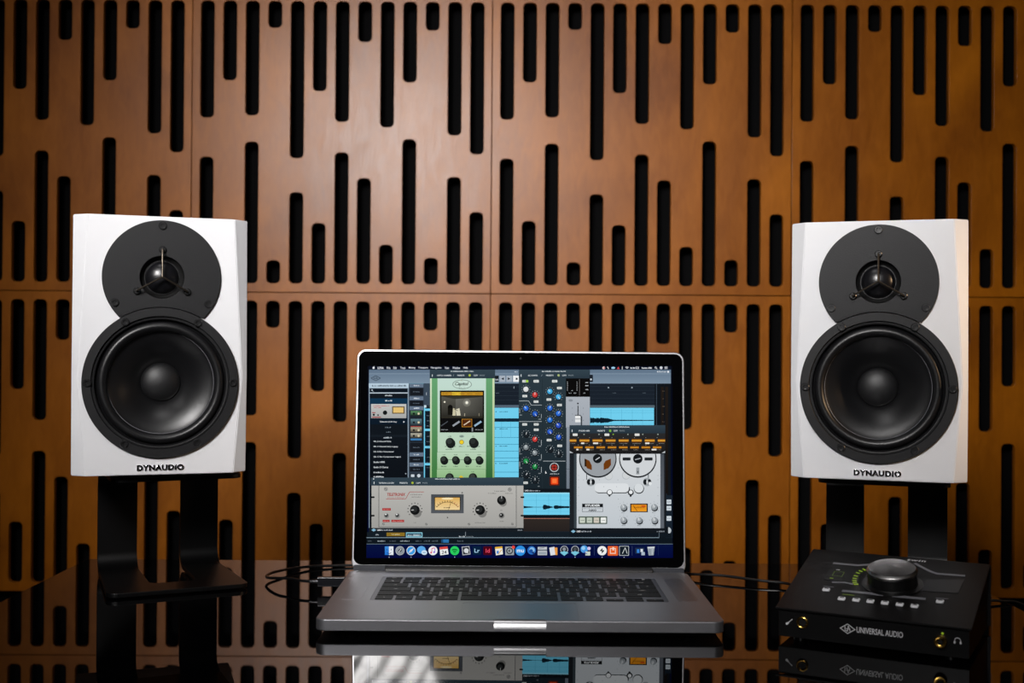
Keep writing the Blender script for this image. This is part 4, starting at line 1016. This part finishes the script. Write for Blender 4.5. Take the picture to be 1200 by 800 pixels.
# frame of the sloping top: +X across, +Y up the slope, +Z out of it
TM = Matrix.Translation((0, 0, ZF + 0.0001)) @ Matrix.Rotation(SL, 4, 'X')
TMI = (UM @ TM).inverted()
UP0, UN = (UM @ TM) @ Vector((0, 0, 0)), ((UM @ TM).to_3x3() @ Vector((0, 0, 1))).normalized()
def on_top(x, y):
    p = TMI @ on_plane(x, y, UP0, UN)
    return p.x, p.y
def flat(name, outs, t, m, par=None, z=0.0, bev=0.0002):
    bm = plate(outs, t, bev, 1, Matrix.Translation((0, 0, z)))
    bmesh.ops.transform(bm, matrix=TM, verts=bm.verts)
    return obj(name, bm, m, par or ua)
def strip(name, pts, w, t, m, par=None):
    """raised ribbon along a line on the top"""
    P = [Vector(on_top(*p)) for p in pts]
    l, r = [], []
    for i, p in enumerate(P):
        d = (P[min(i + 1, len(P) - 1)] - P[max(i - 1, 0)]).normalized(); q = Vector((-d.y, d.x)) * w / 2
        l.append(tuple(p + q)); r.append(tuple(p - q))
    return flat(name, [l + r[::-1]], t, m, par, bev=0.0)
kc = Vector(on_top(1046.0, 684.5))
disp = flat('meter_lens', [[on_top(x, y) for x, y in ((977, 659.5), (1016, 661), (1012, 668), (1008, 675), (1004, 684), (966, 679))]], 0.0003, 'lens')
for (x, y), (w, h) in (((982.2, 667.8), (0.0032, 0.0010)), ((974.4, 677.6), (0.0032, 0.0012))):
    p = on_top(x, y)
    bm = plate([rrect(p[0] - w / 2, p[0] + w / 2, p[1] - h / 2, p[1] + h / 2, 0.0002)], 0.00012, 0, 1, Matrix.Translation((0, 0, 0.0003)))
    bmesh.ops.transform(bm, matrix=TM, verts=bm.verts)
    obj('indicator', bm, 'led' if y > 670 else 'white_ink', disp)
p = on_top(982.4, 672.6)
bm = plate([rrect(p[0] - 0.0045, p[0] + 0.0045, p[1] - 0.0052, p[1] + 0.0052, 0.0004), rrect(p[0] - 0.0041, p[0] + 0.0041, p[1] - 0.0048, p[1] + 0.0048, 0.0004)], 0.0001, 0, 1, Matrix.Translation((0, 0, 0.0003)))
bmesh.ops.transform(bm, matrix=TM, verts=bm.verts)
obj('indicator_frame', bm, 'led_dim', disp)
grey = flat('monitor_lens', [[on_top(x, y) for x, y in ((1086, 679.3), (1131, 678.8), (1123, 695), (1077, 692.2), (1082, 687))]], 0.0003, 'lens_grey')
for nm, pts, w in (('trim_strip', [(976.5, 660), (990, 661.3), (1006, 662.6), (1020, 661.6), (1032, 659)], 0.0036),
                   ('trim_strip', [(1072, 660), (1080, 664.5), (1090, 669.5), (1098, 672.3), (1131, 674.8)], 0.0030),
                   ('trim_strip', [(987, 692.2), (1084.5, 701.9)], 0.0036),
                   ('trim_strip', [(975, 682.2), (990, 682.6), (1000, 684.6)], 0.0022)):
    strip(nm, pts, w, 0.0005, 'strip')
for a, b in (((965, 686.8), (977, 687.8)), ((1096.5, 700.4), (1111.5, 701.6))):
    strip('button_caption', [a, b], 0.0011, 0.0001, 'strip')
strip('lit_caption', [(987, 696), (1001, 697.4)], 0.0014, 0.0001, 'led_dim')
strip('centre_mark', [(1037.4, 691.6), (1038.6, 691.7)], 0.0022, 0.0002, 'strip')
# level lights around the knob
for k in range(8):
    x, y = [(1012.6, 667.4), (1008.6, 669.4), (1005.4, 671.6), (1003.0, 675.0), (1001.6, 678.0), (1001.2, 680.6), (1001.6, 682.8), (1003.4, 684.6)][k]
    p = Vector(on_top(x, y)); d = (p - kc).normalized()
    q = Vector((-d.y, d.x))
    quad = [tuple(p + d * a + q * b) for a, b in ((-0.0019, -0.0006), (0.0019, -0.0007), (0.0019, 0.0007), (-0.0019, 0.0006))]
    flat('level_light', [quad], 0.0005, 'led', bev=0.0)
# volume knob
kn = lathe(bmesh.new(), [(0, 0.0), (0.0262, 0.0), (0.0262, 0.0008), (0.0218, 0.0014), (0.0212, 0.002), (0.0208, 0.0112), (0.0206, 0.0114), (0, 0.0114)], 64, (kc.x, kc.y, 0), 'z')
bmesh.ops.transform(kn, matrix=TM, verts=kn.verts)
knob_o = obj('volume_knob', kn, 'knob_side', ua)
kn = lathe(bmesh.new(), [(0.0207, 0.0112), (0.0216, 0.0118), (0.0217, 0.0138), (0.0202, 0.0158), (0.0196, 0.0161), (0, 0.0161)], 64, (kc.x, kc.y, 0), 'z')
bmesh.ops.transform(kn, matrix=TM, verts=kn.verts)
def spun_mat():
    m = M['knob_top']; nt = m.node_tree; b = nt.nodes['Principled BSDF']
    tg = nt.nodes.new('ShaderNodeTangent'); tg.direction_type = 'RADIAL'; tg.axis = 'Z'
    nt.links.new(tg.outputs[0], b.inputs['Tangent'])
spun_mat()
# the cap keeps its own origin on the knob axis so that its spun finish runs round it
cap = bmesh.new(); lathe(cap, [(0.0207, 0.0112), (0.0216, 0.0118), (0.0217, 0.0138), (0.0202, 0.0158), (0.0196, 0.0161), (0, 0.0161)], 64, (0, 0, 0), 'z'); kn.free()
co = obj('knob_cap', cap, 'knob_top', knob_o)
co.matrix_local = TM @ Matrix.Translation((kc.x, kc.y, 0))
# buttons
for x, y in ((968.4, 691.6), (986.4, 702.2), (1003.4, 703.6), (1020, 705.2), (1037, 707), (1054.4, 709), (1071.8, 710.8), (1101.6, 705.6)):
    p = on_top(x, y)
    w, h = 0.0064, 0.0056
    bt = flat('button', [rrect(p[0] - w / 2, p[0] + w / 2, p[1] - h / 2, p[1] + h / 2, 0.0012, 4)], 0.0016, 'button', bev=0.0006)
    hb = plate([rrect(p[0] - w * 0.3, p[0] + w * 0.3, p[1] + h * 0.06, p[1] + h * 0.30, 0.0006, 4)], 0.0002, 0, 1, Matrix.Translation((0, 0, 0.0015)))
    bmesh.ops.transform(hb, matrix=TM, verts=hb.verts)
    obj('button_window', hb, 'lens', bt)
# writing on the top
a, b = Vector(on_top(1063, 655.8)), Vector(on_top(1085, 657.4))
bm = text_bm(bmesh.new(), 'twin', TM @ Matrix.Translation((*((a + b) / 2), 0.0001)), width=(b - a).length, height=0.0044, shear=0.12, space=1.15, bold=0.02)
obj('top_lettering', bm, 'white_ink', ua, smooth=0)
# front: jacks, symbols and maker's writing
FY = 0.0035
FP0, FN = UM @ Vector((0, FY, 0)), (UM.to_3x3() @ Vector((0, -1, 0))).normalized()
UMI = UM.inverted()
def on_front(x, y):
    p = UMI @ on_plane(x, y, FP0, FN)
    return p.x, p.z
jr = [(0.0052, 0.0002), (0.0052, -0.0010), (0.0049, -0.0017), (0.0043, -0.0020), (0.0037, -0.0017), (0.0033, -0.0008), (0.0032, -0.0002), (0.0, -0.0002)]
jx, jz = on_front(940.6, 729)
j = obj('guitar_jack', lathe(bmesh.new(), jr, 32, (jx, FY, jz)), 'brass', ua)
obj('jack_hole', lathe(bmesh.new(), [(0.0031, -0.0006), (0.0, -0.0006)], 24, (jx, FY, jz)), 'void', j)
hx, hz = on_front(1102.6, 751.2)
j = obj('headphone_jack', lathe(bmesh.new(), [(0.0052, 0.0002), (0.0052, -0.0036), (0.0046, -0.0046), (0.0036, -0.0046), (0.0022, -0.0040), (0.0020, -0.0030), (0, -0.0030)], 32, (hx, FY, hz)), 'brass', ua)
obj('jack_hole', lathe(bmesh.new(), [(0.0020, -0.0032), (0.0, -0.0032)], 24, (hx, FY, hz)), 'void', j)
gx, gz = on_front(1104.6, 742)
obj('status_light', lathe(bmesh.new(), [(0.0010, 0.0), (0.0008, -0.0006), (0, -0.0008)], 16, (gx, FY, gz)), 'led', ua)
def front_plate(name, outs, m='white_ink'):
    bm = plate(outs, 0.00015, 0, 1, Matrix.Translation((0, FY, 0)) @ FRONT)
    return obj(name, bm, m, ua, smooth=0)
def seg(a, b, w):
    d = (Vector(b) - Vector(a)).normalized(); q = Vector((-d.y, d.x)) * w / 2
    a, b = Vector(a), Vector(b)
    return [tuple(a + q), tuple(b + q), tuple(b - q), tuple(a - q)]
def merge(name, lists, m='white_ink'):
    bm = bmesh.new()
    for i, o in enumerate(lists):
        b2 = plate(o, 0.00015 + 0.00001 * i, 0, 1, Matrix.Translation((0, FY, 0)) @ FRONT)
        me = bpy.data.meshes.new('t'); b2.to_mesh(me); b2.free(); bm.from_mesh(me); bpy.data.meshes.remove(me)
    return obj(name, bm, m, ua, smooth=0)
g0, g1 = on_front(922.2, 730.4), on_front(928.2, 725.6)
merge('guitar_symbol', [[circ(g0[0], g0[1], 0.0011, 14)], [circ(g0[0] + 0.0010, g0[1] + 0.0008, 0.0008, 12)], [seg(g0, g1, 0.0005)], [circ(g1[0], g1[1], 0.0005, 8)]])
h0 = on_front(1122.2, 750.6)
hp = [[(h0[0] + r * math.cos(R_(a)), h0[1] + r * math.sin(R_(a))) for r, rng_ in ((0.0026, range(-20, 201, 20)), (0.0021, range(200, -21, -20))) for a in rng_]]
merge('headphone_symbol', [hp, [rrect(h0[0] - 0.0030, h0[0] - 0.0017, h0[1] - 0.0026, h0[1] - 0.0004, 0.0005)], [rrect(h0[0] + 0.0017, h0[0] + 0.0030, h0[1] - 0.0026, h0[1] - 0.0004, 0.0005)]])
dl, dr, dt, db = on_front(984, 735.8), on_front(1002.6, 737.4), on_front(993.2, 730.4), on_front(993.2, 742.6)
dc = ((dl[0] + dr[0]) / 2, (dt[1] + db[1]) / 2)
hw, hh = (dr[0] - dl[0]) / 2, (dt[1] - db[1]) / 2
dia = lambda k: [(dc[0] + hw * k, dc[1]), (dc[0], dc[1] + hh * k), (dc[0] - hw * k, dc[1]), (dc[0], dc[1] - hh * k)]
merge('maker_emblem', [[dia(1.0), dia(0.84)], [seg((dc[0] - 0.0022, dc[1] + 0.0022), (dc[0] - 0.0022, dc[1] - 0.0014), 0.0005)], [seg((dc[0] - 0.0022, dc[1] - 0.0014), (dc[0] - 0.0004, dc[1] - 0.0018), 0.0005)],
                       [seg((dc[0] - 0.0003, dc[1] - 0.0024), (dc[0] + 0.0006, dc[1] + 0.0026), 0.0005)], [seg((dc[0] + 0.0006, dc[1] + 0.0026), (dc[0] + 0.0022, dc[1] - 0.0020), 0.0005)], [seg((dc[0] - 0.0016, dc[1]), (dc[0] + 0.0024, dc[1]), 0.0004)]])
ta, tb = on_front(1003.8, 738.3), on_front(1058.2, 743.0)
bm = text_bm(bmesh.new(), 'UNIVERSAL AUDIO', Matrix.Translation(((ta[0] + tb[0]) / 2, FY - 0.0002, (ta[1] + tb[1]) / 2)) @ FRONT, width=tb[0] - ta[0], height=0.0050, bold=0.012)
obj('maker_lettering', bm, 'white_ink', ua, smooth=0)

# ------------------------------------------------------------------ cables
def cable(name, label, pts, r, plug=None):
    t = thing(name, label, 'cable', Vector(pts[0]))
    o = Vector(pts[0])
    obj('cord', tube(bmesh.new(), [Vector(p) - o for p in smooth_path(pts, 8)], r, 10), 'cable', t)
    if plug:
        a, b, c = [Vector(p) - o for p in plug]
        d = (b - a).normalized()
        L = (b - a).length
        bm = plate([rrect(-0.0050, 0.0050, -0.0032, 0.0032, 0.0012, 4)], L, 0.0004, 2)
        bmesh.ops.transform(bm, matrix=Matrix.Translation(a) @ Vector((0, 0, 1)).rotation_difference(d).to_matrix().to_4x4() @ Matrix.Rotation(0, 4, 'Z'), verts=bm.verts)
        obj('plug', bm, 'plug', t)
        obj('strain_relief', tube(bmesh.new(), [c, (a + c) / 2, a + d * 0.0005], [r * 1.25, r * 1.5, r * 1.6], 12), 'plug', t)
    return t
lw = LX - HW
tz = 0.0015
def T2(x, y, z=tz): return tuple(on_table(x, y, z))
pz = 0.0103
pa = (lw - 0.0290, 1.2125, pz)
cable('data_cable', 'thin black cable looping from the laptop left side behind it to the audio interface',
      [(pa[0] - 0.0075, 1.2125, pz), (pa[0] - 0.018, 1.216, 0.0103), T2(340, 677.6, 0.0101), T2(326, 677.2, 0.0090), T2(316, 676.8, 0.0068), T2(312.2, 675.4, 0.0054), T2(315, 672.4, 0.0053), T2(325, 669.2, 0.0051), T2(345, 665.6, 0.0037), T2(380, 662.8, 0.0022), (-0.12, 1.356, tz), (0.0, 1.356, tz), (0.12, 1.336, 0.003),
       T2(805, 672, 0.0045), T2(828, 673, 0.0056), T2(850, 674.6, 0.0058), T2(888, 679.6, 0.0050), T2(925, 684, 0.0042), (0.3015, 1.205, 0.006), (0.304, 1.165, 0.011), (0.308, 1.141, 0.013)], 0.0015,
      (pa, (lw - 0.0003, 1.2125, pz), (pa[0] - 0.0085, 1.2125, pz)))
cable('power_cable', 'thin cable leaving the right side of the audio interface over the table edge',
      [(0.4180, 1.1160, 0.014), (0.440, 1.150, 0.0125), (0.470, 1.172, 0.0050), (0.497, 1.178, 0.0024), (0.513, 1.180, 0.0005), (0.535, 1.180, -0.012), (0.570, 1.185, -0.045), (0.600, 1.20, -0.16), (0.610, 1.21, -0.40), (0.615, 1.23, -0.66), (0.635, 1.28, -0.733), (0.75, 1.50, -0.738)], 0.0014)

# ------------------------------------------------------------------ light
KEY_LOC, KEY_AIM, KEY_W, KEY_SPREAD, KEY_ROLL = (-0.52, -0.60, 1.20), (0.02, 1.9, 0.50), 13.2, 54, -18
CEIL_W = 1.5
def area(name, loc, target, power, sx, sy, col, spread=180):
    ld = bpy.data.lights.new(name, 'AREA')
    ld.shape = 'RECTANGLE'; ld.size = sx; ld.size_y = sy
    ld.energy = power; ld.color = col; ld.spread = R_(spread)
    o = bpy.data.objects.new(name, ld); COL.objects.link(o)
    o.location = loc
    o.rotation_euler = (Vector(target) - Vector(loc)).to_track_quat('-Z', 'Y').to_euler()
    return o
key = area('striped_softbox', KEY_LOC, KEY_AIM, KEY_W, 0.60, 0.54, (1.0, 0.975, 0.96), KEY_SPREAD)
key.rotation_euler = ((Vector(KEY_AIM) - Vector(KEY_LOC)).to_track_quat('-Z', 'Y') @ Matrix.Rotation(R_(KEY_ROLL), 3, 'Z').to_quaternion()).to_euler()
def striped(ld):
    """the lamp's front is quilted in squares and crossed by dark wavy bands"""
    ld.use_nodes = True
    nt = ld.node_tree; L = nt.links.new
    em = nt.nodes['Emission']
    geo = nt.nodes.new('ShaderNodeNewGeometry')
    mp = nt.nodes.new('ShaderNodeMapping'); mp.inputs['Rotation'].default_value = (0, 0, R_(38)); mp.inputs['Scale'].default_value = (9, 9, 1)
    L(geo.outputs['Parametric'], mp.inputs['Vector'])
    nz = nt.nodes.new('ShaderNodeTexNoise'); nz.inputs['Scale'].default_value = 1.1; nz.inputs['Detail'].default_value = 1
    L(mp.outputs[0], nz.inputs['Vector'])
    sx = nt.nodes.new('ShaderNodeSeparateXYZ'); L(mp.outputs[0], sx.inputs[0])
    def math_(op, a, b=None, c=None):
        n = nt.nodes.new('ShaderNodeMath'); n.operation = op
        for k, v in enumerate((a, b, c)):
            if v is None: continue
            if isinstance(v, (int, float)): n.inputs[k].default_value = v
            else: L(v, n.inputs[k])
        return n.outputs[0]
    wob = math_('MULTIPLY_ADD', nz.outputs['Fac'], 0.9, sx.outputs['Y'])
    band = math_('GREATER_THAN', math_('FRACT', wob), 0.36)                 # dark wavy bands
    gx = math_('GREATER_THAN', math_('FRACT', math_('MULTIPLY', sx.outputs['X'], 0.8)), 0.05)      # seams of the quilting
    gy = math_('GREATER_THAN', math_('FRACT', math_('ADD', wob, 0.28)), 0.05)
    m = math_('MULTIPLY', math_('MULTIPLY', band, gx), gy)
    L(math_('MULTIPLY_ADD', m, 0.98, 0.02), em.inputs['Strength'])
striped(key.data)
area('added_wall_sheen_light', (-0.66, 0.35, 1.06), (-0.28, 2.33, 0.68), 0.20, 0.8, 0.5, (1.0, 0.95, 0.93), 56)  # added light, only there to lift the sheen on the wood
area('warm_lamp_right', (1.16, 0.84, 0.48), (0.45, 1.17, 0.26), 0.15, 0.14, 0.20, (1.0, 0.66, 0.38), 28)
area('ceiling_light', (-0.25, 0.75, 1.90), (-0.1, 1.2, 0.0), CEIL_W, 0.60, 0.60, (1.0, 0.98, 0.97), 120)
w = bpy.data.worlds.new('world'); scn.world = w
w.use_nodes = True
w.node_tree.nodes['Background'].inputs[0].default_value = (0.5, 0.5, 0.55, 1)
w.node_tree.nodes['Background'].inputs[1].default_value = 0.0
vs_ = scn.view_settings
scn.display_settings.display_device = 'sRGB'
vs_.view_transform = 'Standard'; vs_.look = 'None'; vs_.exposure = 0.0; vs_.gamma = 1.0; vs_.use_curve_mapping = False
scn.cycles.use_denoising = True
scn.cycles.max_bounces = 10
